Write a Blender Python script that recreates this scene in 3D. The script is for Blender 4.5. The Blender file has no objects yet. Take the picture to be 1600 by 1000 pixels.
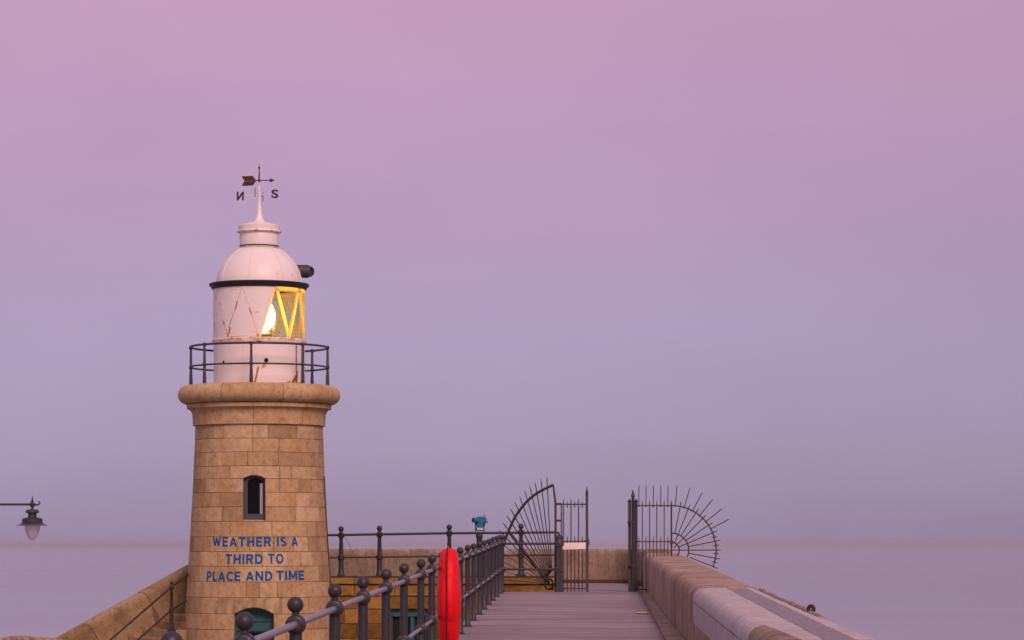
import bpy, bmesh, math, random
from mathutils import Vector, Matrix, noise
random.seed(7)
sc = bpy.context.scene
COL = sc.collection
R_ = math.radians
PI = math.pi

# ------------------------------------------------------------------ camera
F = 4500.0          # focal length in photo pixels (1600 wide)
VX, HY = 800.0, 852.0
cam_d = bpy.data.cameras.new("camera")
cam = bpy.data.objects.new("camera", cam_d)
COL.objects.link(cam)
cam_d.sensor_width = 36.0
cam_d.lens = F * 36.0 / 1600.0
cam_d.shift_y = (HY - 500.0) / 1600.0
cam_d.clip_start = 0.5
cam_d.clip_end = 60000.0
cam.location = (0, 0, 0)
cam.rotation_euler = (PI / 2, 0, 0)
sc.camera = cam

# ------------------------------------------------------------------ world
SUN_DIR = Vector((-0.28, 0.78, -0.56)).normalized()    # direction the light travels
sun_el = math.asin(-SUN_DIR.z)
w = bpy.data.worlds.new("World")
sc.world = w
w.use_nodes = True
nt = w.node_tree
nt.nodes.clear()
def wn(t): return nt.nodes.new(t)
out = wn('ShaderNodeOutputWorld')
bg = wn('ShaderNodeBackground')
tc = wn('ShaderNodeTexCoord')
sep = wn('ShaderNodeSeparateXYZ')
nt.links.new(tc.outputs['Generated'], sep.inputs[0])
def srgb(r, g, b):
    def f(c):
        c /= 255.0
        return c / 12.92 if c <= 0.04045 else ((c + 0.055) / 1.055) ** 2.4
    return (f(r), f(g), f(b), 1.0)
# soft cloud wobble of the height used by the gradient
mp = wn('ShaderNodeMapping'); mp.inputs['Scale'].default_value = (5, 5, 16)
nz = wn('ShaderNodeTexNoise'); nz.inputs['Scale'].default_value = 1.6; nz.inputs['Detail'].default_value = 4
nt.links.new(tc.outputs['Generated'], mp.inputs[0]); nt.links.new(mp.outputs[0], nz.inputs[0])
wob = wn('ShaderNodeMath'); wob.operation = 'MULTIPLY_ADD'
nt.links.new(nz.outputs[0], wob.inputs[0]); wob.inputs[1].default_value = 0.035
nt.links.new(sep.outputs['Z'], wob.inputs[2])
mr = wn('ShaderNodeMapRange'); mr.inputs['From Min'].default_value = 0.0175; mr.inputs['From Max'].default_value = 1.0175
nt.links.new(wob.outputs[0], mr.inputs['Value'])
ramp = wn('ShaderNodeValToRGB')
nt.links.new(mr.outputs[0], ramp.inputs[0])
stops = [(0.000, srgb(155, 136, 165)), (0.012, srgb(159, 142, 170)), (0.035, srgb(168, 152, 180)),
         (0.072, srgb(174, 156, 188)), (0.108, srgb(182, 155, 188)), (0.140, srgb(189, 155, 189)),
         (0.190, srgb(198, 157, 190)), (0.40, srgb(188, 152, 182)), (1.0, srgb(168, 148, 176))]
els = ramp.color_ramp.elements
els[0].position, els[0].color = stops[0]
els[1].position, els[1].color = stops[-1]
for p, c in stops[1:-1]:
    e = els.new(p); e.color = c
# the view side is a little darker towards the right, the side behind the camera glows with the low sun
az = wn('ShaderNodeMapRange'); az.inputs['From Min'].default_value = 0.0; az.inputs['From Max'].default_value = 0.19
az.inputs['To Min'].default_value = 1.0; az.inputs['To Max'].default_value = 0.89
nt.links.new(sep.outputs['X'], az.inputs['Value'])
back = wn('ShaderNodeMapRange'); back.inputs['From Min'].default_value = 0.6; back.inputs['From Max'].default_value = -0.8
back.inputs['To Min'].default_value = 0.0; back.inputs['To Max'].default_value = 1.0
nt.links.new(sep.outputs['Y'], back.inputs['Value'])
m1 = wn('ShaderNodeMix'); m1.data_type = 'RGBA'; m1.blend_type = 'MULTIPLY'; m1.inputs['Factor'].default_value = 1
nt.links.new(ramp.outputs[0], m1.inputs['A']); nt.links.new(az.outputs[0], m1.inputs['B'])
m2 = wn('ShaderNodeMix'); m2.data_type = 'RGBA'; m2.blend_type = 'MIX'
nt.links.new(back.outputs[0], m2.inputs['Factor']); nz2 = wn('ShaderNodeTexNoise'); nz2.inputs['Scale'].default_value = 9; nz2.inputs['Detail'].default_value = 5
mp2 = wn('ShaderNodeMapping'); mp2.inputs['Scale'].default_value = (1, 1, 2.2)
nt.links.new(tc.outputs['Generated'], mp2.inputs[0]); nt.links.new(mp2.outputs[0], nz2.inputs[0])
cl = wn('ShaderNodeMapRange'); cl.inputs['From Min'].default_value = 0.3; cl.inputs['From Max'].default_value = 0.7
cl.inputs['To Min'].default_value = 0.968; cl.inputs['To Max'].default_value = 1.032
nt.links.new(nz2.outputs[0], cl.inputs['Value'])
m15 = wn('ShaderNodeMix'); m15.data_type = 'RGBA'; m15.blend_type = 'MULTIPLY'; m15.inputs['Factor'].default_value = 1
nt.links.new(m1.outputs['Result'], m15.inputs['A']); nt.links.new(cl.outputs[0], m15.inputs['B'])
nt.links.new(m15.outputs['Result'], m2.inputs['A'])
m2.inputs['B'].default_value = (0.50, 0.34, 0.38, 1)
sky = wn('ShaderNodeTexSky'); sky.sky_type = 'NISHITA'; sky.sun_disc = False
sky.sun_elevation = sun_el
sky.sun_rotation = math.atan2(-SUN_DIR.x, -SUN_DIR.y)
m3 = wn('ShaderNodeMix'); m3.data_type = 'RGBA'; m3.blend_type = 'ADD'; m3.inputs['Factor'].default_value = 0.0015
nt.links.new(m2.outputs['Result'], m3.inputs['A']); nt.links.new(sky.outputs[0], m3.inputs['B'])
nt.links.new(m3.outputs['Result'], bg.inputs[0]); bg.inputs[1].default_value = 1.0
nt.links.new(bg.outputs[0], out.inputs[0])

sun_d = bpy.data.lights.new("sun", 'SUN')
sun_d.energy = 2.3; sun_d.angle = R_(22); sun_d.color = (1.0, 0.60, 0.53)
sun = bpy.data.objects.new("sun", sun_d); COL.objects.link(sun)
sun.rotation_euler = SUN_DIR.to_track_quat('-Z', 'Y').to_euler()
sun.location = (10, -20, 30)
vs = sc.view_settings
vs.view_transform = 'Standard'; vs.look = 'None'; vs.exposure = 0.0; vs.gamma = 1.0

# ------------------------------------------------------------------ helpers
def W(x, y, Y):
    """photo pixel at distance Y -> world point"""
    return Vector(((x - VX) / F * Y, Y, -(y - HY) / F * Y))

class MB:
    """collects geometry for ONE mesh object; optional float layers per vertex"""
    def __init__(s): s.v = []; s.f = []; s.a = {}
    def add(s, vs_, fs, **att):
        o = len(s.v)
        s.v += [tuple(p) for p in vs_]; s.f += [tuple(i + o for i in f) for f in fs]
        for k, val in att.items():
            s.a.setdefault(k, {})
            for i in range(len(vs_)):
                s.a[k][o + i] = val[i] if isinstance(val, (list, tuple)) else val
        return o
    def box(s, c, size, rot=None, **att):
        hx, hy, hz = [k / 2 for k in size]
        vs_ = [Vector((sx * hx, sy * hy, sz * hz)) for sx in (-1, 1) for sy in (-1, 1) for sz in (-1, 1)]
        if rot is not None: vs_ = [rot @ v for v in vs_]
        c = Vector(c)
        s.add([v + c for v in vs_], [(0, 1, 3, 2), (4, 6, 7, 5), (0, 4, 5, 1), (2, 3, 7, 6), (0, 2, 6, 4), (1, 5, 7, 3)], **att)
    def tube(s, pts, r, n=8, closed=False, caps=True, **att):
        pts = [Vector(p) for p in pts]
        m = len(pts)
        rs = r if isinstance(r, (list, tuple)) else [r] * m
        vs_ = []; fs = []
        prev = None
        for i, p in enumerate(pts):
            if closed: t = (pts[(i + 1) % m] - pts[i - 1]).normalized()
            elif i == 0: t = (pts[1] - pts[0]).normalized()
            elif i == m - 1: t = (pts[-1] - pts[-2]).normalized()
            else: t = ((pts[i + 1] - p).normalized() + (p - pts[i - 1]).normalized()).normalized()
            if prev is None:
                up = Vector((0, 0, 1)) if abs(t.z) < 0.9 else Vector((0, 1, 0))
                a = t.cross(up).normalized()
            else:
                a = (prev - t * prev.dot(t)).normalized()
            prev = a
            b = t.cross(a)
            for k in range(n):
                ang = 2 * PI * (k + 0.5) / n
                vs_.append(p + (a * math.cos(ang) + b * math.sin(ang)) * rs[i])
        for i in range(m if closed else m - 1):
            j = (i + 1) % m
            for k in range(n):
                fs.append((i * n + k, i * n + (k + 1) % n, j * n + (k + 1) % n, j * n + k))
        if caps and not closed:
            fs.append(tuple(reversed(range(n)))); fs.append(tuple((m - 1) * n + k for k in range(n)))
        s.add(vs_, fs, **att)
    def lathe(s, prof, c=(0, 0, 0), n=48, th0=None, th1=None, cap=False, **att):
        """prof: (r, z). angle 0 faces the camera (-Y), positive to the right"""
        c = Vector(c)
        full = th0 is None
        ths = [2 * PI * k / n for k in range(n)] if full else [th0 + (th1 - th0) * k / n for k in range(n + 1)]
        m = len(ths); vs_ = []; fs = []
        for r, z in prof:
            for t in ths: vs_.append(c + Vector((r * math.sin(t), -r * math.cos(t), z)))
        for i in range(len(prof) - 1):
            for k in range(m if full else m - 1):
                k2 = (k + 1) % m
                fs.append((i * m + k, i * m + k2, (i + 1) * m + k2, (i + 1) * m + k))
        if cap:
            fs.append(tuple(reversed(range(m)))); fs.append(tuple((len(prof) - 1) * m + k for k in range(m)))
        s.add(vs_, fs, **att)
    def sphere(s, c, r, n=16, sz=1.0):
        prof = [(max(1e-4, r * math.sin(PI * i / (n // 2))), -r * sz * math.cos(PI * i / (n // 2))) for i in range(n // 2 + 1)]
        s.lathe(prof, c, n)
    def prism(s, poly, thick_vec, **att):
        n = len(poly); tv = Vector(thick_vec)
        a = [Vector(p) for p in poly]
        s.add(a + [p + tv for p in a], [tuple(range(n)), tuple(reversed(range(n, 2 * n)))] +
              [(i, i + n, (i + 1) % n + n, (i + 1) % n) for i in range(n)], **att)
    def build(s, name, mat, parent=None, smooth=40, bevel=0.0, fix=True):
        me = bpy.data.meshes.new(name)
        me.from_pydata(s.v, [], s.f)
        for k, d in s.a.items():
            at = me.attributes.new(k, 'FLOAT', 'POINT')
            at.data.foreach_set('value', [float(d.get(i, 0.0)) for i in range(len(s.v))])
        if fix:
            bm = bmesh.new(); bm.from_mesh(me)
            bmesh.ops.recalc_face_normals(bm, faces=bm.faces)
            bm.to_mesh(me); bm.free()
        me.materials.append(mat)
        if smooth:
            me.shade_smooth(); me.set_sharp_from_angle(angle=R_(smooth))
        o = bpy.data.objects.new(name, me)
        COL.objects.link(o)
        if parent:
            o.parent = parent
            o.matrix_parent_inverse = Matrix.Translation(parent.location).inverted() if not parent.parent else Matrix.Translation(parent_loc(parent)).inverted()
        if bevel:
            b = o.modifiers.new('bevel', 'BEVEL'); b.width = bevel; b.segments = 2; b.limit_method = 'ANGLE'
        return o
def parent_loc(o):
    p = Vector(o.location)
    # every part is modelled in world space, so only empties carry a location
    q = o
    while q.parent:
        q = q.parent
        if q.type == 'EMPTY': return Vector((0, 0, 0))
    return p
def tag(o, label, cat, group=None, kind=None):
    o['label'] = label; o['category'] = cat
    if group: o['group'] = group
    if kind: o['kind'] = kind
    return o
def thing(name, loc, label, cat, group=None):
    o = bpy.data.objects.new(name, None); COL.objects.link(o)
    o.location = loc; o.empty_display_size = 0.2
    return tag(o, label, cat, group)
def dup_tree(o, offset, parent=None):
    c = o.copy(); COL.objects.link(c)
    if parent is not None:
        c.parent = parent
        c.location = Vector(o.location) + Vector(offset)
    for ch in list(o.children):
        d = ch.copy(); COL.objects.link(d); d.parent = c
    return c

# ------------------------------------------------------------------ materials
def mat(name, col, rough=0.7, metal=0.0, spec=0.5):
    m = bpy.data.materials.new(name); m.use_nodes = True
    b = m.node_tree.nodes['Principled BSDF']
    b.inputs['Base Color'].default_value = (*col, 1)
    b.inputs['Roughness'].default_value = rough
    b.inputs['Metallic'].default_value = metal
    b.inputs['Specular IOR Level'].default_value = spec
    return m
class NB:
    """small node-graph builder on a Principled material"""
    def __init__(s, m):
        s.m = m; s.t = m.node_tree; s.b = s.t.nodes['Principled BSDF']
        s.tc = s.t.nodes.new('ShaderNodeTexCoord')
    def noise(s, scale, detail=4, vec=(1, 1, 1), rough=0.55, dist=0.0):
        mp = s.t.nodes.new('ShaderNodeMapping'); mp.inputs['Scale'].default_value = vec
        s.t.links.new(s.tc.outputs['Object'], mp.inputs[0])
        n = s.t.nodes.new('ShaderNodeTexNoise')
        n.inputs['Scale'].default_value = scale; n.inputs['Detail'].default_value = detail
        n.inputs['Roughness'].default_value = rough; n.inputs['Distortion'].default_value = dist
        s.t.links.new(mp.outputs[0], n.inputs[0])
        return n.outputs[0]
    def attr(s, name):
        a = s.t.nodes.new('ShaderNodeAttribute'); a.attribute_name = name
        return a.outputs['Fac']
    def ramp(s, src, stops):
        r = s.t.nodes.new('ShaderNodeValToRGB'); e = r.color_ramp.elements
        e[0].position, e[0].color = stops[0][0], (*stops[0][1], 1)
        e[1].position, e[1].color = stops[-1][0], (*stops[-1][1], 1)
        for p, c in stops[1:-1]:
            q = e.new(p); q.color = (*c, 1)
        s.t.links.new(src, r.inputs[0]); return r.outputs[0]
    def rng(s, src, a, b, c=0.0, d=1.0):
        r = s.t.nodes.new('ShaderNodeMapRange')
        for k, v in zip(('From Min', 'From Max', 'To Min', 'To Max'), (a, b, c, d)): r.inputs[k].default_value = v
        s.t.links.new(src, r.inputs['Value']); return r.outputs[0]
    def mix(s, fac, a, b, mode='MIX'):
        x = s.t.nodes.new('ShaderNodeMix'); x.data_type = 'RGBA'; x.blend_type = mode
        for key, val in (('Factor', fac), ('A', a), ('B', b)):
            if isinstance(val, (int, float)): x.inputs[key].default_value = val
            elif isinstance(val, tuple): x.inputs[key].default_value = (*val, 1)
            else: s.t.links.new(val, x.inputs[key])
        return x.outputs['Result']
    def math(s, op, a, b=0.0):
        x = s.t.nodes.new('ShaderNodeMath'); x.operation = op
        for i, val in enumerate((a, b)):
            if isinstance(val, (int, float)): x.inputs[i].default_value = val
            else: s.t.links.new(val, x.inputs[i])
        return x.outputs[0]
    def color(s, c): s.t.links.new(c, s.b.inputs['Base Color'])
    def rough(s, c): s.t.links.new(c, s.b.inputs['Roughness'])
    def bump(s, h, strength=0.3, dist=0.02):
        b = s.t.nodes.new('ShaderNodeBump'); b.inputs['Strength'].default_value = strength
        b.inputs['Distance'].default_value = dist
        s.t.links.new(h, b.inputs['Height']); s.t.links.new(b.outputs[0], s.b.inputs['Normal'])

def stone_mat(name, dark, mid, light, stain, stain_amt=0.5, streak=None, grime=(0.07, 0.055, 0.035), med_amt=0.7, st_amt=0.8, fine_amt=0.55):
    m = mat(name, mid, 0.85, spec=0.25); g = NB(m)
    base = g.ramp(g.attr('tone'), [(0.0, dark), (0.5, mid), (1.0, light)])
    big = g.noise(1.3, 5)
    fine = g.noise(26, 6, rough=0.7)
    c = g.mix(g.rng(big, 0.50, 0.72, 0, stain_amt), base, stain)
    med = g.noise(7.5, 5, rough=0.65)
    c = g.mix(med_amt, c, g.ramp(med, [(0.28, (0.66, 0.62, 0.57)), (0.5, (1, 1, 1)), (0.72, (1.16, 1.14, 1.12))]), 'MULTIPLY')
    c = g.mix(fine_amt, c, g.ramp(fine, [(0.3, (0.55, 0.52, 0.5)), (0.52, (1, 1, 1)), (0.75, (1.25, 1.22, 1.2))]), 'MULTIPLY')
    spk = g.noise(60, 3)
    c = g.mix(g.rng(spk, 0.66, 0.74, 0, 0.5), c, grime)
    if streak:
        st = g.noise(3.2, 7, streak, 0.7)
        pt = g.noise(0.9, 3)
        k_ = g.math('ADD', st, g.math('MULTIPLY', g.math('SUBTRACT', pt, 0.5), 0.35))
        c = g.mix(g.rng(k_, 0.44, 0.58, 0, st_amt), c, grime)
        c = g.mix(st_amt, c, g.ramp(g.noise(11, 5, streak, 0.7), [(0.34, (0.52, 0.47, 0.43)), (0.52, (1, 1, 1)), (0.7, (1.22, 1.21, 1.2))]), 'MULTIPLY')
    c = g.mix(g.attr('grime'), c, grime)
    g.color(c)
    g.bump(g.math('ADD', fine, g.math('MULTIPLY', spk, 0.4)), 0.55, 0.012)
    return m
M = {}
M['tower'] = stone_mat('tower_stone', (0.38, 0.27, 0.142), (0.53, 0.39, 0.212), (0.62, 0.485, 0.295), (0.45, 0.27, 0.095), 0.8, None, (0.085, 0.065, 0.045), 0.9)
M['mortar'] = mat('mortar', (0.12, 0.085, 0.06), 0.95)
g = NB(M['mortar']); nn = g.noise(2.2, 5); g.color(g.mix(g.rng(nn, 0.38, 0.62), (0.07, 0.05, 0.04), (0.30, 0.235, 0.15)))
M['terrace'] = stone_mat('terrace_stone', (0.17, 0.095, 0.018), (0.27, 0.155, 0.033), (0.42, 0.255, 0.07), (0.10, 0.055, 0.014), 0.9, None, (0.05, 0.03, 0.012), 1.0)
M['parapet'] = stone_mat('parapet_stone', (0.38, 0.285, 0.21), (0.49, 0.38, 0.295), (0.58, 0.475, 0.39), (0.36, 0.235, 0.145), 0.6, (0.5, 3.6, 0.12), (0.15, 0.10, 0.075), 0.5, 0.75, 0.8)
M['endwall'] = stone_mat('end_wall_stone', (0.20, 0.155, 0.105), (0.26, 0.205, 0.15), (0.37, 0.305, 0.25), (0.15, 0.115, 0.055), 0.8, (2.2, 0.5, 0.25), (0.085, 0.072, 0.04), 0.9, 0.35)
M['stair'] = stone_mat('stair_stone', (0.21, 0.15, 0.072), (0.29, 0.215, 0.112), (0.41, 0.32, 0.19), (0.16, 0.105, 0.042), 0.9, None, (0.07, 0.055, 0.035), 1.0)
M['render'] = stone_mat('white_render', (0.49, 0.475, 0.50), (0.58, 0.565, 0.59), (0.64, 0.625, 0.645), (0.50, 0.46, 0.455), 0.5, (0.8, 3.0, 0.3), (0.44, 0.40, 0.40), 0.25)
M['strip'] = stone_mat('grey_strip', (0.27, 0.25, 0.29), (0.29, 0.27, 0.31), (0.31, 0.29, 0.33), (0.24, 0.22, 0.25), 0.4)

def iron_mat(name, col, rough=0.42, rust=0.15):
    m = mat(name, col, rough, 0.0, 0.5); g = NB(m)
    n = g.noise(14, 5)
    c = g.mix(g.rng(n, 0.60, 0.72, 0, rust * 3), col, (0.12, 0.045, 0.02))
    n2 = g.noise(45, 3)
    c = g.mix(0.5, c, g.ramp(n2, [(0.3, (0.7, 0.7, 0.7)), (0.7, (1.25, 1.25, 1.25))]), 'MULTIPLY')
    g.color(c); g.rough(g.rng(n2, 0.3, 0.7, rough - 0.1, rough + 0.15)); g.bump(n2, 0.25, 0.004)
    return m
M['iron'] = iron_mat('painted_iron', (0.028, 0.030, 0.040), 0.45, 0.22)
M['rail'] = iron_mat('bare_rail', (0.22, 0.21, 0.25), 0.34, 0.1)
M['rusty'] = iron_mat('rusty_iron', (0.055, 0.038, 0.036), 0.7, 0.3)
M['black'] = iron_mat('black_shadow', (0.022, 0.020, 0.023), 0.5, 0.1)
M['gallery'] = iron_mat('gallery_iron', (0.045, 0.042, 0.055), 0.5, 0.15)
M['darkbase'] = iron_mat('dark_base', (0.075, 0.035, 0.022), 0.9, 0.4)

def white_mat():
    m = mat('white_paint', (0.8, 0.78, 0.77), 0.42); g = NB(m)
    n = g.noise(3, 5, (1, 1, 0.35)); n2 = g.noise(30, 5)
    c = g.mix(g.rng(n, 0.35, 0.7, 0, 0.28), (0.86, 0.84, 0.83), (0.74, 0.69, 0.665))
    r = g.attr('rust')
    rr = g.math('ADD', r, g.math('MULTIPLY', g.math('SUBTRACT', n2, 0.5), 0.9))
    rr = g.math('MULTIPLY', g.rng(rr, 0.12, 0.42), g.rng(r, 0.02, 0.10))
    rc = g.mix(g.rng(r, 0.3, 0.95), (0.62, 0.30, 0.07), (0.27, 0.070, 0.008))
    c = g.mix(rr, c, rc)
    g.color(c); g.bump(n2, 0.06, 0.004)
    return m
M['white'] = white_mat()
M['blue'] = mat('blue_lettering', (0.012, 0.065, 0.24), 0.7, spec=0.2)
g = NB(M['blue']); nn = g.noise(38, 4); g.color(g.mix(g.rng(nn, 0.64, 0.74, 0, 0.6), (0.006, 0.092, 0.33), (0.30, 0.22, 0.14)))
M['frame'] = mat('grey_window_paint', (0.045, 0.070, 0.090), 0.5)
M['pane'] = mat('dark_glass', (0.004, 0.004, 0.005), 0.25, spec=0.15)
M['sky_strip'] = mat('pale_sky_strip', (0.34, 0.38, 0.50), 0.9)
M['teal'] = mat('teal_door_paint', (0.018, 0.15, 0.17), 0.5)
g = NB(M['teal']); nn = g.noise(9, 5, (1, 1, 0.3)); g.color(g.mix(g.rng(nn, 0.4, 0.7, 0, 0.6), (0.010, 0.115, 0.135), (0.006, 0.055, 0.068)))
M['dark'] = mat('dark_interior', (0.008, 0.008, 0.009), 0.9)
M['brass'] = mat('brass_vane', (0.10, 0.055, 0.02), 0.55, 0.3)
M['red'] = mat('red_plastic', (0.86, 0.006, 0.012), 0.5, spec=0.25)
g = NB(M['red']); nn = g.noise(5, 4); g.color(g.mix(g.rng(nn, 0.35, 0.7), (0.86, 0.004, 0.012), (0.66, 0.004, 0.010)))
M['seam'] = mat('black_seam', (0.03, 0.004, 0.004), 0.8)
M['telescope'] = mat('blue_telescope_paint', (0.016, 0.145, 0.26), 0.45)
M['plate'] = mat('white_plate', (0.86, 0.80, 0.78), 0.5)
M['yellow'] = mat('yellow_paint', (0.74, 0.47, 0.10), 0.8, spec=0.2)
M['lampdark'] = iron_mat('lamp_housing', (0.035, 0.037, 0.055), 0.4, 0.0)
M['shade'] = mat('lamp_shade_paint', (0.10, 0.10, 0.13), 0.4)
gl = bpy.data.materials.new('frosted_globe'); gl.use_nodes = True; t = gl.node_tree
b = t.nodes['Principled BSDF']; b.inputs['Base Color'].default_value = (0.72, 0.68, 0.68, 1); b.inputs['Roughness'].default_value = 0.15
tr = t.nodes.new('ShaderNodeBsdfTransparent'); tr.inputs[0].default_value = (0.93, 0.90, 0.90, 1)
lw = t.nodes.new('ShaderNodeLayerWeight'); lw.inputs[0].default_value = 0.35
mrg = t.nodes.new('ShaderNodeMapRange'); mrg.inputs['To Min'].default_value = 0.30; mrg.inputs['To Max'].default_value = 0.75
x = t.nodes.new('ShaderNodeMixShader')
t.links.new(lw.outputs['Facing'], mrg.inputs['Value']); t.links.new(mrg.outputs[0], x.inputs[0])
t.links.new(tr.outputs[0], x.inputs[1]); t.links.new(b.outputs[0], x.inputs[2]); t.links.new(x.outputs[0], t.nodes['Material Output'].inputs[0])
M['globe'] = gl
# lantern glazing: thin clear sheet, mostly see-through with a little gloss
m = bpy.data.materials.new('lantern_glass'); m.use_nodes = True; t = m.node_tree; t.nodes.clear()
o_ = t.nodes.new('ShaderNodeOutputMaterial'); a = t.nodes.new('ShaderNodeBsdfTransparent'); a.inputs[0].default_value = (0.82, 0.82, 0.62, 1)
b = t.nodes.new('ShaderNodeBsdfGlossy'); b.inputs['Roughness'].default_value = 0.08
x = t.nodes.new('ShaderNodeMixShader'); x.inputs[0].default_value = 0.16
t.links.new(a.outputs[0], x.inputs[1]); t.links.new(b.outputs[0], x.inputs[2]); t.links.new(x.outputs[0], o_.inputs[0])
M['glass'] = m
# astragals: bars given a translucent yellow so the lamp's glow shows on them
m = bpy.data.materials.new('yellow_astragal'); m.use_nodes = True; t = m.node_tree
b = t.nodes['Principled BSDF']; b.inputs['Base Color'].default_value = (0.85, 0.60, 0.09, 1); b.inputs['Roughness'].default_value = 0.3
tr = t.nodes.new('ShaderNodeBsdfTranslucent'); tr.inputs[0].default_value = (1.0, 0.80, 0.20, 1)
x = t.nodes.new('ShaderNodeMixShader'); x.inputs[0].default_value = 0.65
t.links.new(b.outputs[0], x.inputs[1]); t.links.new(tr.outputs[0], x.inputs[2]); t.links.new(x.outputs[0], t.nodes['Material Output'].inputs[0])
M['astragal'] = m
m = mat('lit_optic', (1, 0.8, 0.4), 0.3)
b = m.node_tree.nodes['Principled BSDF']; b.inputs['Emission Color'].default_value = (1.0, 0.72, 0.24, 1); b.inputs['Emission Strength'].default_value = 8.0
M['optic'] = m

def deck_mat():
    m = mat('deck_concrete', (0.3, 0.28, 0.3), 0.75, spec=0.3); g = NB(m)
    n1 = g.noise(0.9, 6, (0.16, 1.3, 1), 0.62); n2 = g.noise(18, 6, (1, 1, 1), 0.7); n3 = g.noise(0.5, 3)
    c = g.mix(g.rng(n1, 0.45, 0.68), (0.33, 0.295, 0.32), (0.19, 0.158, 0.18))
    c = g.mix(g.rng(n3, 0.42, 0.62, 0, 0.7), c, (0.235, 0.185, 0.20))
    c = g.mix(g.rng(g.noise(2.6, 6, (0.5, 1, 1), 0.7), 0.56, 0.66, 0, 0.45), c, (0.14, 0.105, 0.11))
    c = g.mix(0.45, c, g.ramp(n2, [(0.3, (0.7, 0.7, 0.7)), (0.7, (1.2, 1.2, 1.2))]), 'MULTIPLY')
    c = g.mix(g.attr('grime'), c, (0.075, 0.05, 0.045))
    g.color(c); g.bump(n2, 0.4, 0.01)
    return m
M['deck'] = deck_mat()
M['gutter'] = stone_mat('gutter_stone', (0.30, 0.225, 0.185), (0.42, 0.325, 0.27), (0.52, 0.42, 0.36), (0.18, 0.125, 0.085), 0.7)
M['quay'] = stone_mat('quay_concrete', (0.2, 0.17, 0.15), (0.25, 0.21, 0.18), (0.3, 0.25, 0.2), (0.15, 0.12, 0.1), 0.6)
m = mat('sea_water', (0.15, 0.125, 0.155), 0.12, spec=0.5); g = NB(m)
g.bump(g.noise(0.02, 3, (1, 3, 1)), 0.02, 1.0)
nn = g.noise(0.012, 5, (0.35, 1.0, 1), 0.6)
g.color(g.mix(g.rng(nn, 0.35, 0.65), (0.185, 0.155, 0.18), (0.205, 0.175, 0.202))); g.rough(g.rng(nn, 0.35, 0.65, 0.09, 0.17))
M['sea'] = m

# ------------------------------------------------------------------ the setting
SEA_Z = -8.0
b = MB()
rad = 30000.0
ring = [(rad * math.cos(2 * PI * k / 96), rad * math.sin(2 * PI * k / 96), SEA_Z) for k in range(96)]
b.add([(0, 0, SEA_Z)] + ring, [(0, 1 + k, 1 + (k + 1) % 96) for k in range(96)])
o = b.build('sea', M['sea'], smooth=0); o['kind'] = 'structure'; o['label'] = 'calm hazy sea reaching to the horizon'; o['category'] = 'sea'

def cx(Y): return 0.024 * Y                    # centre line of the ramped deck
def dz(Y): return -1.86 + 0.012 * Y            # its height
def redge(Y): return cx(Y) + 1.2 + (Y - 41) * 0.006
CREST = 66.0
# deck: dense sheet with transverse seams and dirt plus painted contact shade at the post bases
b = MB()
POSTS_Y = [12.8, 15.57, 18.36, 21.27, 24.02, 26.85, 29.57, 32.7, 35.06, 37.9, 40.6, 43.4, 46.2, 48.75, 51.6, 54.2, 56.9, 59.4, 62.1, 64.6]
ys = [-6 + 2 * k for k in range(22)] + [38 + 0.1 * k for k in range(int((CREST - 38) / 0.1) + 1)]
nx = 34; vs_ = []; gr = []
for Y in ys:
    x0, x1 = cx(Y) - 1.98, redge(Y)
    for i in range(nx + 1):
        u = i / nx; X = x0 + (x1 - x0) * u
        gq = 0.0
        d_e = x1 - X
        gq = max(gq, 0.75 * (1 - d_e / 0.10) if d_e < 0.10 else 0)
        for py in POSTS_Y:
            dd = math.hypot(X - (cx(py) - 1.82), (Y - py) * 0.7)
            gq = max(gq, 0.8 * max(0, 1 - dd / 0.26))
        s_ = (Y + 0.05 * noise.noise((X * 0.7, Y * 0.2, 0))) % 0.95
        if s_ < 0.11: gq = max(gq, 0.16 + 0.22 * noise.noise((X * 0.5, Y * 1.3, 9)))
        vs_.append((X, Y, dz(Y) + 0.006 * noise.noise((X * 1.5, Y * 0.7, 3)))); gr.append(min(1, gq))
fs = [(j * (nx + 1) + i, j * (nx + 1) + i + 1, (j + 1) * (nx + 1) + i + 1, (j + 1) * (nx + 1) + i)
      for j in range(len(ys) - 1) for i in range(nx)]
b.add(vs_, fs, grime=gr)
o = b.build('deck', M['deck'], smooth=60, fix=False); o['kind'] = 'structure'; o['label'] = 'weathered concrete walkway ramping up to the gate'; o['category'] = 'walkway'
# body of the arm under the deck
b = MB()
P = []
for Y in (-6, CREST):
    for X, z in ((cx(Y) - 1.98, dz(Y) - 0.03), (cx(Y) + 2.30, dz(Y) - 0.12), (cx(Y) + 2.6, -9), (cx(Y) - 1.98, -9)): P.append((X, Y, z))
b.add(P, [(0, 1, 2, 3), (7, 6, 5, 4), (0, 4, 5, 1), (1, 5, 6, 2), (2, 6, 7, 3), (3, 7, 4, 0)], tone=0.4)
# deck edge slab
o = b.build('pier', M['quay'], smooth=0); o['kind'] = 'structure'; o['label'] = 'stone harbour arm carrying the walkway'; o['category'] = 'pier'
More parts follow.
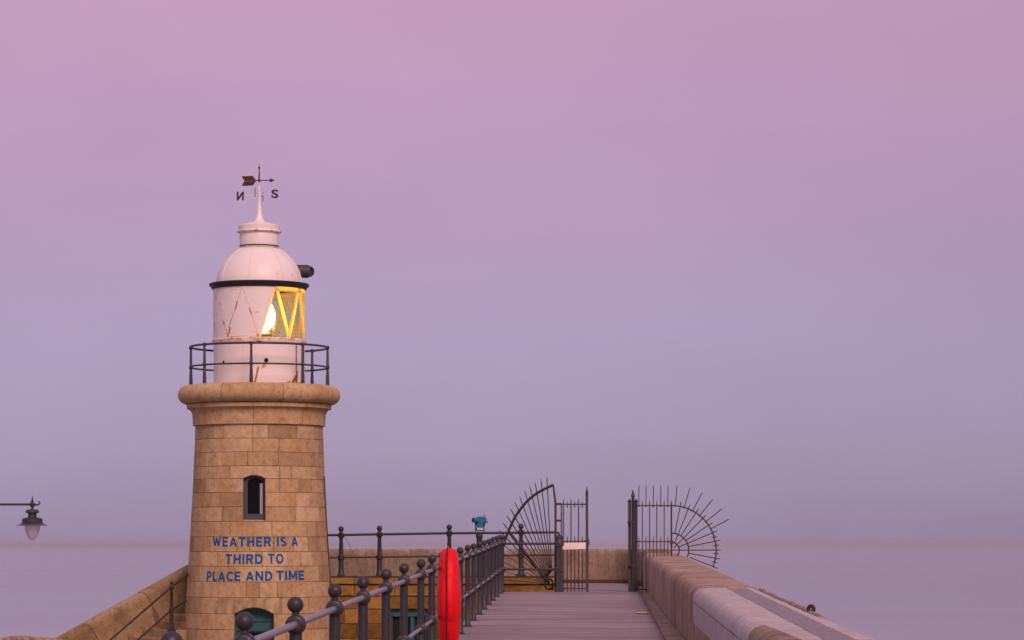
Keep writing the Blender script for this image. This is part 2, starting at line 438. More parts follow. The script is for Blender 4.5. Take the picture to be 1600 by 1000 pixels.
# gutter between the deck and the parapet
b = MB(); vs_ = []; tn = []
ys = [-6 + 0.5 * k for k in range(int((75 + 6) / 0.5) + 1)]
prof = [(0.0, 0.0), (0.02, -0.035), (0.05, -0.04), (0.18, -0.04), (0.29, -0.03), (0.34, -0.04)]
for Y in ys:
    wd = (cx(Y) + 1.56) - redge(Y)
    for u, h in prof:
        vs_.append((redge(Y) + u / 0.34 * wd, Y, dz(Y) + h)); tn.append(0.4 + 0.5 * noise.noise((Y * 0.4, u * 9, 0)))
n = len(prof)
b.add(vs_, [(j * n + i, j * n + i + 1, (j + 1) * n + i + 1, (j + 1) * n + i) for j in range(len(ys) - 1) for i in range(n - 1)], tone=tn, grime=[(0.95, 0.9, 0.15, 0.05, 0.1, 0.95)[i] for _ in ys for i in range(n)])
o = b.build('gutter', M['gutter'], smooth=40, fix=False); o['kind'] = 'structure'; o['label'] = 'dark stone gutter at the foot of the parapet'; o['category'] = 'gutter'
# landing beyond the gate
b = MB()
LX0 = 1.20
P = [(LX0, CREST + 0.004, dz(CREST) - 0.02), (redge(CREST) + 0.01, CREST + 0.004, dz(CREST) - 0.02), (redge(70), 70, dz(70) - 0.02), (redge(75) - 0.2, 75.6, dz(75) - 0.01), (LX0, 75.6, dz(75) - 0.01)]
b.prism(P, (0, 0, -6), grime=0.05)
o = b.build('landing', M['deck'], smooth=0); o['kind'] = 'structure'; o['label'] = 'flat concrete landing behind the open gate'; o['category'] = 'walkway'
# lower quay round the tower
QZ = -3.5
b = MB()
b.prism([(-13.5, -6, QZ), (cx(-6) - 2.0, -6, QZ), (cx(66) - 2.0, 66, QZ), (LX0 - 0.01, 66.02, QZ), (LX0 - 0.01, 72, QZ), (-7, 74, QZ), (-13.5, 74, QZ)], (0, 0, -6), tone=0.5)
o = b.build('quay', M['quay'], smooth=0); o['kind'] = 'structure'; o['label'] = 'lower concrete quay round the lighthouse foot'; o['category'] = 'quay'
# raised terrace behind the tower
b = MB(); TZ = -0.79
b.prism([(-6.3, 69.72, TZ), (LX0 - 0.02, 69.72, TZ), (LX0 - 0.02, 75.4, TZ), (-4.4, 74.4, TZ), (-6.6, 70.4, TZ)], (0, 0, -2.6), tone=0.5)
o = b.build('terrace', M['quay'], smooth=0); o['kind'] = 'structure'; o['label'] = 'raised stone terrace behind the lighthouse'; o['category'] = 'terrace'

# ------------------------------------------------------------------ lighthouse
TY = 67.5; S = TY / F; TX = (405 - 800) * S
C = Vector((TX, TY, 0))
def tz(y): return -(y - HY) * S
def hw(p): return p * S
house = thing('lighthouse', (TX, TY, QZ), 'stone lighthouse with white lantern, lit lamp and blue lettering', 'lighthouse')
RP = [(662, 99.0), (730, 101.7), (780, 104.0), (850, 108.0), (900, 111.3), (950, 114.2), (1000, 117.0), (1100, 122)]
def RT(z):
    y = HY - z / S
    for (a, ra), (c_, rc) in zip(RP, RP[1:]):
        if y <= c_ : return hw(ra + (rc - ra) * (y - a) / (c_ - a))
    return hw(RP[-1][1])
def onT(th, z, off=0.0):
    r = RT(z) + off
    return C + Vector((r * math.sin(th), -r * math.cos(th), z))
def px_of(p): return VX + p.x / p.y * F, HY - p.z / p.y * F
def ang_r(x, r):
    lo_, hi_ = R_(-86), R_(86)
    for _ in range(40):
        m_ = (lo_ + hi_) / 2
        if VX + (TX + r * math.sin(m_)) / (TY - r * math.cos(m_)) * F < x: lo_ = m_
        else: hi_ = m_
    return (lo_ + hi_) / 2
def ang(x, y): return ang_r(x, RT(tz(y)))
def tz_front(r): return lambda y: -(y - HY) * (TY - r) / F      # rows measured on the near side of a drum of radius r
tz = tz_front(1.55)
# openings: (th0, th1, z sill, z spring, z crown)
win = dict(a0=ang(379.5, 780), a1=ang(414.5, 780), z0=tz(814.5), zs=tz(748), zc=tz(742.5))
door = dict(a0=ang(366, 975), a1=ang(428, 975), z0=QZ, zs=tz(959.5), zc=tz(949.5))
def arch_z(o, th):
    m_ = (o['a0'] + o['a1']) / 2; h = (o['a1'] - o['a0']) / 2
    u = (th - m_) / h
    if abs(u) >= 1: return o['zs']
    return o['zs'] + (o['zc'] - o['zs']) * (1 - u * u)
rows = [662, 684.5, 706, 728, 748, 769.5, 792, 815, 839, 862, 885, 909.5, 934, 959.5, 984, 1009, 1034, 1059, 1085.5]
body = MB(); mort = MB()
def block(th0, th1, z0, z1, tone, lo=None, stain=0.0):
    """lo(th): lower edge for lintel blocks"""
    gth = 0.0028 / RT(z0); inset = 0.009
    ith = inset / RT(z0)
    n = max(2, int((th1 - th0) / R_(2.5)) + 1)
    t_in = [th0 + gth + ith + (th1 - th0 - 2 * gth - 2 * ith) * k / n for k in range(n + 1)]
    ths = [th0 + gth] + t_in + [th1 - gth]
    off = random.uniform(-0.003, 0.0025)
    vs_ = []
    for ri in range(4):
        for ti, t_ in enumerate(ths):
            zl = (lo(t_) if lo else z0) + 0.0028
            zz = [zl, zl + inset, z1 - 0.0028 - inset, z1 - 0.0028][ri]
            edge = ri in (0, 3) or ti in (0, len(ths) - 1)
            dj = 0.0015 * noise.noise((t_ * 30, zz * 9, 1))
            vs_.append(onT(t_, zz, -0.011 if edge else off + dj))
    m_ = len(ths)
    fs = [(r * m_ + i, r * m_ + i + 1, (r + 1) * m_ + i + 1, (r + 1) * m_ + i) for r in range(3) for i in range(m_ - 1)]
    je = random.choice([0.05, 0.2, 0.35, 0.65]); gm = [(je if r in (0, 3) or ti in (0, len(ths) - 1) else 0.06) + 0.25 * max(0, noise.noise((ths[ti] * 9, r * 0.5 + z0 * 3, 7))) + stain * max(0, 0.25 + noise.noise((ths[ti] * 14, r * 0.9, 3))) for r in range(4) for ti in range(len(ths))]
    body.add(vs_, fs, tone=tone, grime=gm)
def mortar_arc(th0, th1, z0, z1, lo=None):
    n = max(2, int((th1 - th0) / R_(3)) + 1)
    vs_ = []
    for k in range(n + 1):
        t_ = th0 + (th1 - th0) * k / n
        vs_.append(onT(t_, lo(t_) if lo else z0, -0.0105)); vs_.append(onT(t_, z1, -0.0105))
    mort.add(vs_, [(2 * k, 2 * k + 2, 2 * k + 3, 2 * k + 1) for k in range(n)])
for i in range(len(rows) - 1):
    z1, z0 = tz(rows[i]), tz(rows[i + 1])
    yc = (rows[i] + rows[i + 1]) / 2
    cuts = []          # angular ranges to leave open
    special = []
    if rows[i] >= 748 and rows[i + 1] <= 815: cuts.append((win['a0'], win['a1']))
    if rows[i] >= 959: cuts.append((door['a0'], door['a1']))
    if rows[i] == 728: special.append((ang(358, 738), ang(437, 738), lambda t_: arch_z(win, t_) if win['a0'] < t_ < win['a1'] else tz(748)))
    if rows[i] == 934: special.append((ang(334, 947), ang(440, 947), lambda t_: arch_z(door, t_) if door['a0'] < t_ < door['a1'] else tz(959.5)))
    if rows[i] == 815: special.append((ang(360, 827), ang(425, 827), None))
    occ = sorted([(a, b_, None) for a, b_ in cuts] + [(a, b_, (lo,)) for a, b_, lo in special])
    start = -PI + random.uniform(0, 0.2)
    segs = []
    if occ:
        a, b_, sp = occ[0]
        segs.append((b_, a + 2 * PI))
        if sp:
            block(a, b_, z0, z1, random.uniform(0.55, 0.8), sp[0], 0.9 if rows[i] == 934 else 0.0); mortar_arc(a, b_, z0, z1, sp[0])
    else:
        segs.append((start, start + 2 * PI))
    for a, b_ in segs:
        t_ = a; lens = []
        big = random.random() < 0.5
        while t_ < b_ - 1e-6:
            L = random.choice([0.42, 0.55, 0.72, 0.8, 0.34]) if big else random.choice([0.3, 0.62, 0.75, 0.36, 0.5])
            big = not big
            dth = L / RT(z0)
            if t_ + dth * 1.5 > b_: dth = b_ - t_
            tn = min(1, max(0, random.gauss(0.5, 0.26)))
            block(t_, t_ + dth, z0, z1, tn)
            t_ += dth
        mortar_arc(a, b_, z0, z1)
body.build('wall', M['tower'], house, smooth=30, fix=False)
mort.build('mortar_core', M['mortar'], house, smooth=60, fix=False)

# cornice: cavetto band in blocks and the big roll
def prof_px(pts): return [(hw(r), tz(y)) for r, y in pts]
cav = prof_px([(98, 662.5), (103.2, 661.5), (103.5, 648), (104.2, 643), (106, 638.5), (109, 635.5), (112.5, 634.6), (112.8, 628.5), (106, 627.5)])
b = MB()
cuts_ = [ang(x, 662) for x in (325, 396.5, 470)]
cutlist = [cuts_[0] - R_(40), cuts_[0], cuts_[1], cuts_[2], cuts_[2] + R_(42)]
step = (2 * PI - (cutlist[-1] - cutlist[0])) / 5
cutlist += [cutlist[-1] + step * k for k in range(1, 6)]
for a, c_ in zip(cutlist, cutlist[1:]):
    b.lathe(cav, C, 14, a + 0.003, c_ - 0.003, tone=random.uniform(0.25, 0.8), grime=[0.0] * 9 * 15)
b.lathe([(r - 0.014, z) for r, z in cav], C, 72, tone=0.0, grime=0.9)
b.build('cornice', M['tower'], house, smooth=35, fix=False)
roll = []
for k in range(15):
    a = -PI / 2 + PI * k / 14
    roll.append((hw(111.5) + hw(15) * math.cos(a) , tz(612.6) + hw(14.6) * math.sin(a)))
roll = [(hw(100), roll[0][1])] + roll + [(hw(60), roll[-1][1] + 0.004)]
b = MB()
rc = [R_(-85), ang_r(345, hw(126)), ang_r(443, hw(126)), ang_r(519, hw(126)), R_(115)]
st = (2 * PI - (rc[-1] - rc[0])) / 4
rc += [rc[-1] + st * k for k in range(1, 5)]
for a, c_ in zip(rc, rc[1:]):
    b.lathe(roll, C, 18, a + 0.0032, c_ - 0.0032, tone=random.uniform(0.35, 0.75))
b.lathe([(r - 0.012, z if r > hw(101) else z) for r, z in roll], C, 72, tone=0.0, grime=0.9)
b.build('cornice_roll', M['tower'], house, smooth=50, fix=False)
b = MB(); b.lathe([(hw(100), tz(626.5)), (hw(100), tz(605)), (0.01, tz(605))], C, 48, tone=0.5)
b.build('gallery_floor', M['tower'], house, smooth=0)

# openings with reveals, frames, panes
def opening(name, o, depth, frame_w, frame_mat, infill):
    ac = (o['a0'] + o['a1']) / 2
    nrm = Vector((-math.sin(ac), math.cos(ac), 0))       # inward
    tan = Vector((math.cos(ac), math.sin(ac), 0))
    N = 12
    outl = [(o['a0'], o['z0']), (o['a0'], o['zs'])] + [(o['a0'] + (o['a1'] - o['a0']) * k / N, arch_z(o, o['a0'] + (o['a1'] - o['a0']) * k / N)) for k in range(1, N)] + [(o['a1'], o['zs']), (o['a1'], o['z0'])]
    pts = [onT(a, z, -0.012) for a, z in outl]
    r0 = RT(o['zs'] if True else 0) * math.cos((o['a1'] - o['a0']) / 2)
    pl = r0 - depth                                      # plane of the frame measured along -nrm from the axis
    inn = []
    for (a, z), p in zip(outl, pts):
        u = (p - C).dot(tan)
        inn.append(C + tan * u - nrm * pl + Vector((0, 0, z)))
    b = MB(); n = len(pts)
    vs_ = [p - nrm * 0.009 for p in pts] + inn
    b.add(vs_, [(i, (i + 1) % n, n + (i + 1) % n, n + i) for i in range(n)], tone=0.45)
    rv = b.build(name, M['tower'], house, smooth=30)
    u0 = (inn[0] - C).dot(tan); u1 = (inn[-1] - C).dot(tan)
    def Q(u, z, d=0.0): return C + tan * u - nrm * (pl - d) + Vector((0, 0, z))
    return rv, Q, u0, u1, tan, nrm
rv, Q, u0, u1, tan, nrm = opening('window', win, 0.13, 0.07, None, None)
def archf(Q, u0, u1, z0, zs, zc, wl, wr, wb, wt, th, mat_, name, parent):
    N = 10
    def loop(u0, u1, z0, zs, zc):
        return [(u0, z0), (u0, zs)] + [(u0 + (u1 - u0) * k / N, zs + (zc - zs) * (1 - (2 * k / N - 1) ** 2)) for k in range(1, N)] + [(u1, zs), (u1, z0)]
    A = loop(u0, u1, z0, zs, zc); B_ = loop(u0 + wl, u1 - wr, z0 + wb, zs - wt, zc - wt)
    n = len(A); b = MB()
    vs_ = [Q(u, z) for u, z in A] + [Q(u, z) for u, z in B_] + [Q(u, z, th) for u, z in B_]
    fs = []
    for i in range(n):
        j = (i + 1) % n
        fs.append((i, j, n + j, n + i)); fs.append((n + i, n + j, 2 * n + j, 2 * n + i))
    b.add(vs_, fs)
    return b.build(name, mat_, parent, smooth=30), B_
fr, inner = archf(Q, u0, u1, win['z0'], win['zs'], win['zc'], 0.10, 0.055, 0.17, 0.055, 0.05, M['frame'], 'window_frame', rv)
b = MB(); b.add([Q(u, z, 0.04) for u, z in inner], [tuple(range(len(inner)))])
b.build('pane', M['pane'], rv, smooth=0)
b = MB(); zl, zh = win['z0'] + 0.17, win['zs'] - 0.10
cu = u1 - 0.055 - 0.055
b.prism([Q(cu - 0.028, zl, 0.036), Q(cu + 0.035, zl, 0.036), Q(cu + 0.035, zh, 0.036), Q(cu - 0.028, zh, 0.036)], -nrm * 0.012)
b.build('sky_strip', M['sky_strip'], rv, smooth=0)  # pale strip painted as sky light showing in the glass
# pale stone sill
b = MB()
b.prism([Q(u0, win['z0'] - 0.001, -0.14), Q(u1, win['z0'] - 0.001, -0.14), Q(u1, win['z0'] + 0.035, -0.0), Q(u0, win['z0'] + 0.035, -0.0)], (0, 0, -0.004), tone=1.0)
b.build('sill', M['tower'], rv, smooth=0)
rv, Q, u0, u1, tan, nrm = opening('doorway', door, 0.22, 0.07, None, None)
fr, inner = archf(Q, u0, u1, door['z0'], door['zs'], door['zc'], 0.07, 0.07, 0.02, 0.04, 0.05, M['teal'], 'door_frame', rv)
b = MB(); b.add([Q(u, z, 0.045) for u, z in inner], [tuple(range(len(inner)))])
dl = b.build('door_leaf', M['teal'], rv, smooth=0)
b = MB()
zt = door['zs'] - 0.10
for zc_, hh in ((zt - 0.0, 0.07), (zt - 0.24, 0.05)):
    b.prism([Q(u0 + 0.072, zc_ - hh, 0.03), Q(u1 - 0.072, zc_ - hh, 0.03), Q(u1 - 0.072, zc_, 0.03), Q(u0 + 0.072, zc_, 0.03)], -nrm * 0.02)
b.build('transom', M['teal'], rv, smooth=0)
b = MB()
b.prism([Q(u0 + 0.16, QZ + 0.2, 0.040), Q(u1 - 0.16, QZ + 0.2, 0.040), Q(u1 - 0.16, zt - 0.32, 0.040), Q(u0 + 0.16, zt - 0.32, 0.040)], -nrm * 0.003)
b.build('door_glass', M['pane'], rv, smooth=0)

# lettering painted on the cone
def text_mesh(s, offset=0.02):
    cu = bpy.data.curves.new('t', 'FONT'); cu.body = s; cu.size = 1.0; cu.offset = offset; cu.fill_mode = 'FRONT'; cu.resolution_u = 6
    ob = bpy.data.objects.new('t', cu); COL.objects.link(ob)
    dg = bpy.context.evaluated_depsgraph_get()
    me = bpy.data.meshes.new_from_object(ob.evaluated_get(dg))
    bpy.data.objects.remove(ob); bpy.data.curves.remove(cu)
    bm = bmesh.new(); bm.from_mesh(me); bpy.data.meshes.remove(me)
    return bm
letters = [('WEATHER', 332.5, 423.5, 838.8, 854.2), ('IS', 432.5, 447.5, 838.6, 853.6), ('A', 455, 465.3, 838.4, 853.2),
           ('THIRD', 352.5, 410.6, 865.8, 881.2), ('TO', 419, 443, 865.2, 880.6),
           ('PLACE', 323.6, 376, 892.8, 908.0), ('AND', 384, 425.6, 892.2, 907.4), ('TIME', 432, 474.8, 891.4, 906.4)]
SW = 0.215                       # stroke width against the cap height
def pl_arc(cx_, cy_, rx, ry, a0, a1, n=12): return [(cx_ + rx * math.cos(R_(a0 + (a1 - a0) * k / n)), cy_ + ry * math.sin(R_(a0 + (a1 - a0) * k / n))) for k in range(n + 1)]
h_ = SW / 2
GLY = {     # width, list of centre lines (cap height 1)
 'W': (1.12, [[(h_, 1), (0.32, 0.02), (0.56, 0.9), (0.80, 0.02), (1.12 - h_, 1)]]),
 'E': (0.66, [[(h_, 0), (h_, 1)], [(h_, 1 - h_), (0.66, 1 - h_)], [(h_, 0.51), (0.61, 0.51)], [(h_, h_), (0.66, h_)]]),
 'A': (0.88, [[(h_, 0), (0.44, 0.97), (0.88 - h_, 0)], [(0.22, 0.30), (0.66, 0.30)]]),
 'T': (0.74, [[(0, 1 - h_), (0.74, 1 - h_)], [(0.37, 0), (0.37, 1)]]),
 'H': (0.78, [[(h_, 0), (h_, 1)], [(0.78 - h_, 0), (0.78 - h_, 1)], [(h_, 0.51), (0.78 - h_, 0.51)]]),
 'R': (0.76, [[(h_, 0), (h_, 1)], [(h_, 1 - h_), (0.40, 1 - h_)] + pl_arc(0.42, 0.70, 0.24, 0.20, 90, -90) + [(h_, 0.50)], [(0.40, 0.5), (0.68, 0)]]),
 'I': (0.20, [[(h_, 0), (h_, 1)]]),
 'S': (0.68, [pl_arc(0.34, 0.715, 0.235, 0.19, 35, 255, 10) + pl_arc(0.34, 0.285, 0.245, 0.19, 80, -145, 12)]),
 'D': (0.80, [[(h_, 0), (h_, 1)], [(h_, 1 - h_), (0.34, 1 - h_)] + pl_arc(0.34, 0.5, 0.36, 0.40, 90, -90) + [(h_, h_)]]),
 'O': (0.92, [pl_arc(0.46, 0.5, 0.36, 0.41, 0, 360, 28)]),
 'P': (0.70, [[(h_, 0), (h_, 1)], [(h_, 1 - h_), (0.36, 1 - h_)] + pl_arc(0.37, 0.68, 0.235, 0.22, 90, -90) + [(h_, 0.46)]]),
 'L': (0.58, [[(h_, 0), (h_, 1)], [(h_, h_), (0.58, h_)]]),
 'C': (0.80, [pl_arc(0.45, 0.5, 0.35, 0.41, 42, 318, 22)]),
 'N': (0.82, [[(h_, 0), (h_, 1)], [(0.82 - h_, 0), (0.82 - h_, 1)], [(h_, 0.96), (0.82 - h_, 0.04)]]),
 'M': (0.96, [[(h_, 0), (h_, 1)], [(0.96 - h_, 0), (0.96 - h_, 1)], [(h_, 0.95), (0.48, 0.22), (0.96 - h_, 0.95)]]),
}
def stroke_quads(line, sw):
    """mitred ribbon along a centre line -> left and right points"""
    P_ = [Vector((x, y)) for x, y in line]; closed = (P_[0] - P_[-1]).length < 1e-4
    dense = []
    for a, c_ in zip(P_, P_[1:]):
        n = max(1, int((c_ - a).length / 0.16))
        dense += [a.lerp(c_, k / n) for k in range(n)]
    dense.append(P_[-1]); L = []; m_ = len(dense)
    for i, p in enumerate(dense):
        d0 = (p - dense[i - 1]).normalized() if i else ((dense[0] - dense[-2]).normalized() if closed else None)
        d1 = (dense[i + 1] - p).normalized() if i < m_ - 1 else ((dense[1] - dense[0]).normalized() if closed else None)
        d0 = d0 or d1; d1 = d1 or d0
        n0 = Vector((-d0.y, d0.x)); n1 = Vector((-d1.y, d1.x)); nn_ = (n0 + n1)
        nn_ = nn_.normalized() if nn_.length > 0.1 else n0
        k = min(1.7, 1 / max(0.3, nn_.dot(n0)))
        L.append((p + nn_ * sw / 2 * k, p - nn_ * sw / 2 * k))
    return L
for s_, x0, x1, y0, y1 in letters:
    gap = 0.17
    tot = sum(GLY[c_][0] for c_ in s_) + gap * (len(s_) - 1)
    ym = (y0 + y1) / 2
    t0, t1 = ang(x0, ym), ang(x1, ym); zb, zt_ = tz(y1), tz(y0)
    q = 0.0
    for ch in s_:
        wd_, lines = GLY[ch]
        b = MB()
        for li, line in enumerate(lines):
            L = stroke_quads(line, SW)
            vs_ = []
            for a, c_ in L:
                for p in (a, c_):
                    py_ = min(1.0, max(0.0, p.y))
                    vs_.append(onT(t0 + (q + p.x) / tot * (t1 - t0), zb + py_ * (zt_ - zb), 0.0050 + 0.0005 * li))
            b.add(vs_, [(2 * k, 2 * k + 2, 2 * k + 3, 2 * k + 1) for k in range(len(L) - 1)])
        b.build('painted_letter', M['blue'], house, smooth=0, fix=False)
        q += wd_ + gap
# lightning conductor down the right flank
b = MB()
b.tube([onT(R_(83), tz(y), 0.012) for y in (742, 800, 860, 920, 980, 1040)], 0.016, 6)
b.build('conductor', M['black'], house, smooth=60)

tz = tz_front(1.08)
# gallery drum and lantern panels, dense so that rust can sit on them
def cyl_pt(th, z, r): return C + Vector((r * math.sin(th), -r * math.cos(th), z))
def seg_d(px, py, a, c_):
    ax, ay = a; bx, by = c_
    L = (bx - ax) ** 2 + (by - ay) ** 2
    t_ = max(0, min(1, ((px - ax) * (bx - ax) + (py - ay) * (by - ay)) / L))
    return math.hypot(px - ax - t_ * (bx - ax), py - ay - t_ * (by - ay)), t_
def drum(name, R, ytop, ybot, stains, nz_, parent, th0=-PI, th1=PI, nth=300, zfun=None, keep=None):
    b = MB(); vs_ = []; ru = []
    for j in range(nz_ + 1):
        for i in range(nth + 1):
            th = th0 + (th1 - th0) * i / nth; y = ybot + (ytop - ybot) * j / nz_
            vs_.append(cyl_pt(th, tz(y), R))
            px, py_ = px_of(vs_[-1]); front = math.cos(th) > 0.1
            r = 0.0
            if front:
                for a, c_, w_, am in stains:
                    d_, t_ = seg_d(px, py_, a, c_)
                    r = max(r, am * max(0, 1 - d_ / w_))
            ru.append(r)
    m_ = nth + 1; fs = []
    for j in range(nz_):
        for i in range(nth):
            fs.append((j * m_ + i, j * m_ + i + 1, (j + 1) * m_ + i + 1, (j + 1) * m_ + i))
    b.add(vs_, fs, rust=ru)
    return b.build(name, M['white'], parent, smooth=50, fix=False)
RD = hw(71)
st = [((403.5, 574), (398.5, 597), 2.0, 1.0), ((414, 567), (411, 573), 4.5, 0.5), ((458, 597), (463, 588), 3.4, 1.0), ((464, 597), (465, 580), 1.2, 0.9),
      ((372, 598.5), (388, 598.5), 1.5, 0.8), ((400, 598.6), (424, 598.6), 1.0, 0.75), ((447, 598), (453, 596), 1.5, 0.75),
      ((474, 575), (473, 596), 1.6, 0.8), ((440, 598.6), (476, 598.6), 1.2, 0.8), ((336, 598.6), (371, 598.6), 0.8, 0.5), ((475, 545), (475, 560), 1.2, 0.7),
      ((380, 537), (379, 590), 1.6, 0.20), ((453, 537), (453, 590), 1.2, 0.16), ((400, 535), (399, 580), 2.5, 0.12)]
gd = drum('gallery_drum', RD, 529, 600, st, 60, house)
# ledge between drum and lantern
b = MB(); 
b.lathe([(RD, tz(534)), (hw(72.5), tz(533)), (hw(73.4), tz(530.5)), (hw(73.4), tz(527.5)), (hw(71.6), tz(525.8)), (hw(60), tz(525.6))], C, 96,
        rust=[max(0, 0.22 + 0.42 * noise.noise((k * 0.35, i * 0.8, 0))) if i in (2, 3, 4) else 0.03 for i in range(6) for k in range(96)])
b.build('lantern_sill', M['white'], house, smooth=35)
# port holes
for px, py, r in ((416, 562.5, 0.05), (349.5, 564, 0.03)):
    b = MB()
    th = ang_r(px, RD)
    n_ = Vector((math.sin(th), -math.cos(th), 0)); p = cyl_pt(th, tz(py), RD)
    b.tube([p - n_ * 0.03, p + n_ * 0.012], r, 14)
    b.build('port_hole', M['dark'], gd, smooth=30)
b = MB()
th = ang_r(462, RD)
b.tube([cyl_pt(th, tz(535), RD + 0.02), cyl_pt(th, tz(598), RD + 0.02)], 0.010, 6)
b.build('conduit', M['gallery'], gd)

# lantern: white panels (opaque) left of the diagonal seam, glass right of it
RL = hw(71.5); YT, YB = 446, 526.5
A0, STEP = R_(5.5), R_(20)
def seam_th(y): return A0 + STEP * (YB - y) / (YB - YT)      # the slanted edge of the glass, 0 deg at the foot, 20 deg at the top
GL_END = R_(200)                                             # glass runs round the right side to the back
def lat_panel(th_l, th_r, nth, nz_, Rr, stains):
    vs_ = []; ru = []
    for j in range(nz_ + 1):
        y = YB + (YT - YB) * j / nz_
        for i in range(nth + 1):
            a, c_ = th_l(y), th_r(y)
            th = a + (c_ - a) * i / nth
            vs_.append(cyl_pt(th, tz(y), Rr))
            px, py_ = px_of(vs_[-1]); r = 0
            if math.cos(th) > 0.1:
                for p, q, w_, am in stains:
                    d_, t_ = seg_d(px, py_, p, q)
                    r = max(r, am * max(0, 1 - d_ / w_))
            ru.append(r)
    m_ = nth + 1
    return vs_, [(j * m_ + i, j * m_ + i + 1, (j + 1) * m_ + i + 1, (j + 1) * m_ + i) for j in range(nz_) for i in range(nth)], ru
st = [((370.5, 471), (368, 482), 1.4, 1.0), ((368, 482), (357, 512), 1.0, 0.62), ((359.5, 512), (355.5, 527), 1.7, 1.0),
      ((390, 481), (393, 490), 1.7, 1.0), ((393, 490), (404, 522), 1.0, 0.6), ((349, 502), (350, 506), 1.4, 0.9), ((350, 506), (355, 522), 0.9, 0.55),
      ((337, 464), (338, 466), 1.2, 0.9), ((343, 474), (343.6, 475), 1.1, 0.9), ((414, 500), (412, 512), 1.1, 0.85), ((429, 466), (423, 480), 1.0, 0.75), ((433, 448), (429, 462), 1.4, 0.5),
      ((335, 505), (335, 518), 1.2, 0.7), ((360, 526), (410, 525.5), 1.3, 0.62), ((402, 522), (407, 526), 2.2, 0.8), ((378, 450), (370, 472), 0.8, 0.42), ((379, 450), (390, 480), 0.8, 0.42),
      ((345, 480), (350, 503), 0.6, 0.4), ((336, 491), (352, 489.5), 0.5, 0.42), ((352, 489.5), (405, 487.5), 0.5, 0.40), ((336, 453), (410, 451), 0.5, 0.30), ((336, 522), (405, 518), 0.5, 0.36)]
b = MB()
v_, f_, r_ = lat_panel(lambda y: GL_END - 2 * PI, seam_th, 240, 60, RL, st)
b.add(v_, f_, rust=r_)
lant = b.build('lantern_panels', M['white'], house, smooth=50, fix=False)
# raised seams on the painted panels
b = MB()
def seam_line(t0, y0, t1, y1, wd, R_off, mb, n=10, ht=0.010):
    """flat bar wrapped on the lantern drum"""
    vs_ = []
    for k in range(n + 1):
        th = t0 + (t1 - t0) * k / n; y = y0 + (y1 - y0) * k / n
        sl = math.atan2((t1 - t0) * RL, tz(y1) - tz(y0))
        for s_ in (-1, 1):
            for h in (0, ht):
                tt = th + s_ * wd / 2 * math.cos(sl) / RL
                zz = tz(y) - s_ * wd / 2 * math.sin(sl)
                vs_.append(cyl_pt(tt, zz, RL + R_off + h))
    fs = []
    for k in range(n):
        a = 4 * k; c_ = a + 4
        fs += [(a, a + 1, c_ + 1, c_), (a + 1, a + 3, c_ + 3, c_ + 1), (a + 3, a + 2, c_ + 2, c_ + 3)]
    mb.add(vs_, fs, rust=0.13)
for ap in (-14.5, -54.5, -94.5, -134.5):
    seam_line(R_(ap - 20), YB, R_(ap), YT, 0.014, -0.003, b, ht=0.006); seam_line(R_(ap + 20), YB, R_(ap), YT, 0.014, -0.003, b, ht=0.006)
b.build('panel_seam', M['white'], lant, smooth=0)
b = MB()
v_, f_, r_ = lat_panel(seam_th, lambda y: GL_END, 120, 6, RL, [])
b.add(v_, f_)
b.build('lantern_glass', M['glass'], house, smooth=60, fix=False)
b = MB()
def bar(t0, y0, t1, y1, wd, dep=0.05):
    seam_line(t0, y0, t1, y1, wd, -dep, b, 12, dep - 0.004)
bar(R_(6.1), YB, R_(26.1), YT, 0.03)
for k in range(9):
    ap = 25.5 + 40 * k
    if ap > 190: break
    bar(R_(ap + 1), YT, R_(ap + 20), YB, 0.07); 
    if ap + 40 <= 200: bar(R_(ap + 20), YB, R_(ap + 39), YT, 0.07)
for k in range(18):
    ta, tb = 26.5 + 10 * k, 36.5 + 10 * k
    if tb > 200: break
    bar(R_(ta), 450, R_(tb), 450, 0.11)
b.build('astragal', M['astragal'], house, smooth=35)
# inside: floor, core, lit optic
b = MB(); b.lathe([(0.01, tz(525)), (RL - 0.06, tz(525))], C, 48); b.lathe([(0.3, tz(525)), (0.3, tz(518)), (0.14, tz(516))], C, 32)
b.build('lamp_pedestal', M['brass'], house, smooth=40)
b = MB()
prof = [(0.06, tz(518)), (0.16, tz(514)), (0.28, tz(507)), (0.36, tz(498)), (0.385, tz(488)), (0.36, tz(479)), (0.31, tz(471)), (0.22, tz(465)), (0.05, tz(461))]
b.lathe(prof, C, 40, cap=True)
op = b.build('lamp_optic', M['optic'], house, smooth=50)
ld = bpy.data.lights.new('lamp_light', 'POINT'); ld.energy = 26; ld.color = (1.0, 0.76, 0.28); ld.shadow_soft_size = 0.1
lo = bpy.data.objects.new('lamp_light', ld); COL.objects.link(lo); lo.location = (TX + 0.35, TY - 0.50, tz(490)); 
lo.parent = house; lo.matrix_parent_inverse = Matrix.Translation(house.location).inverted()

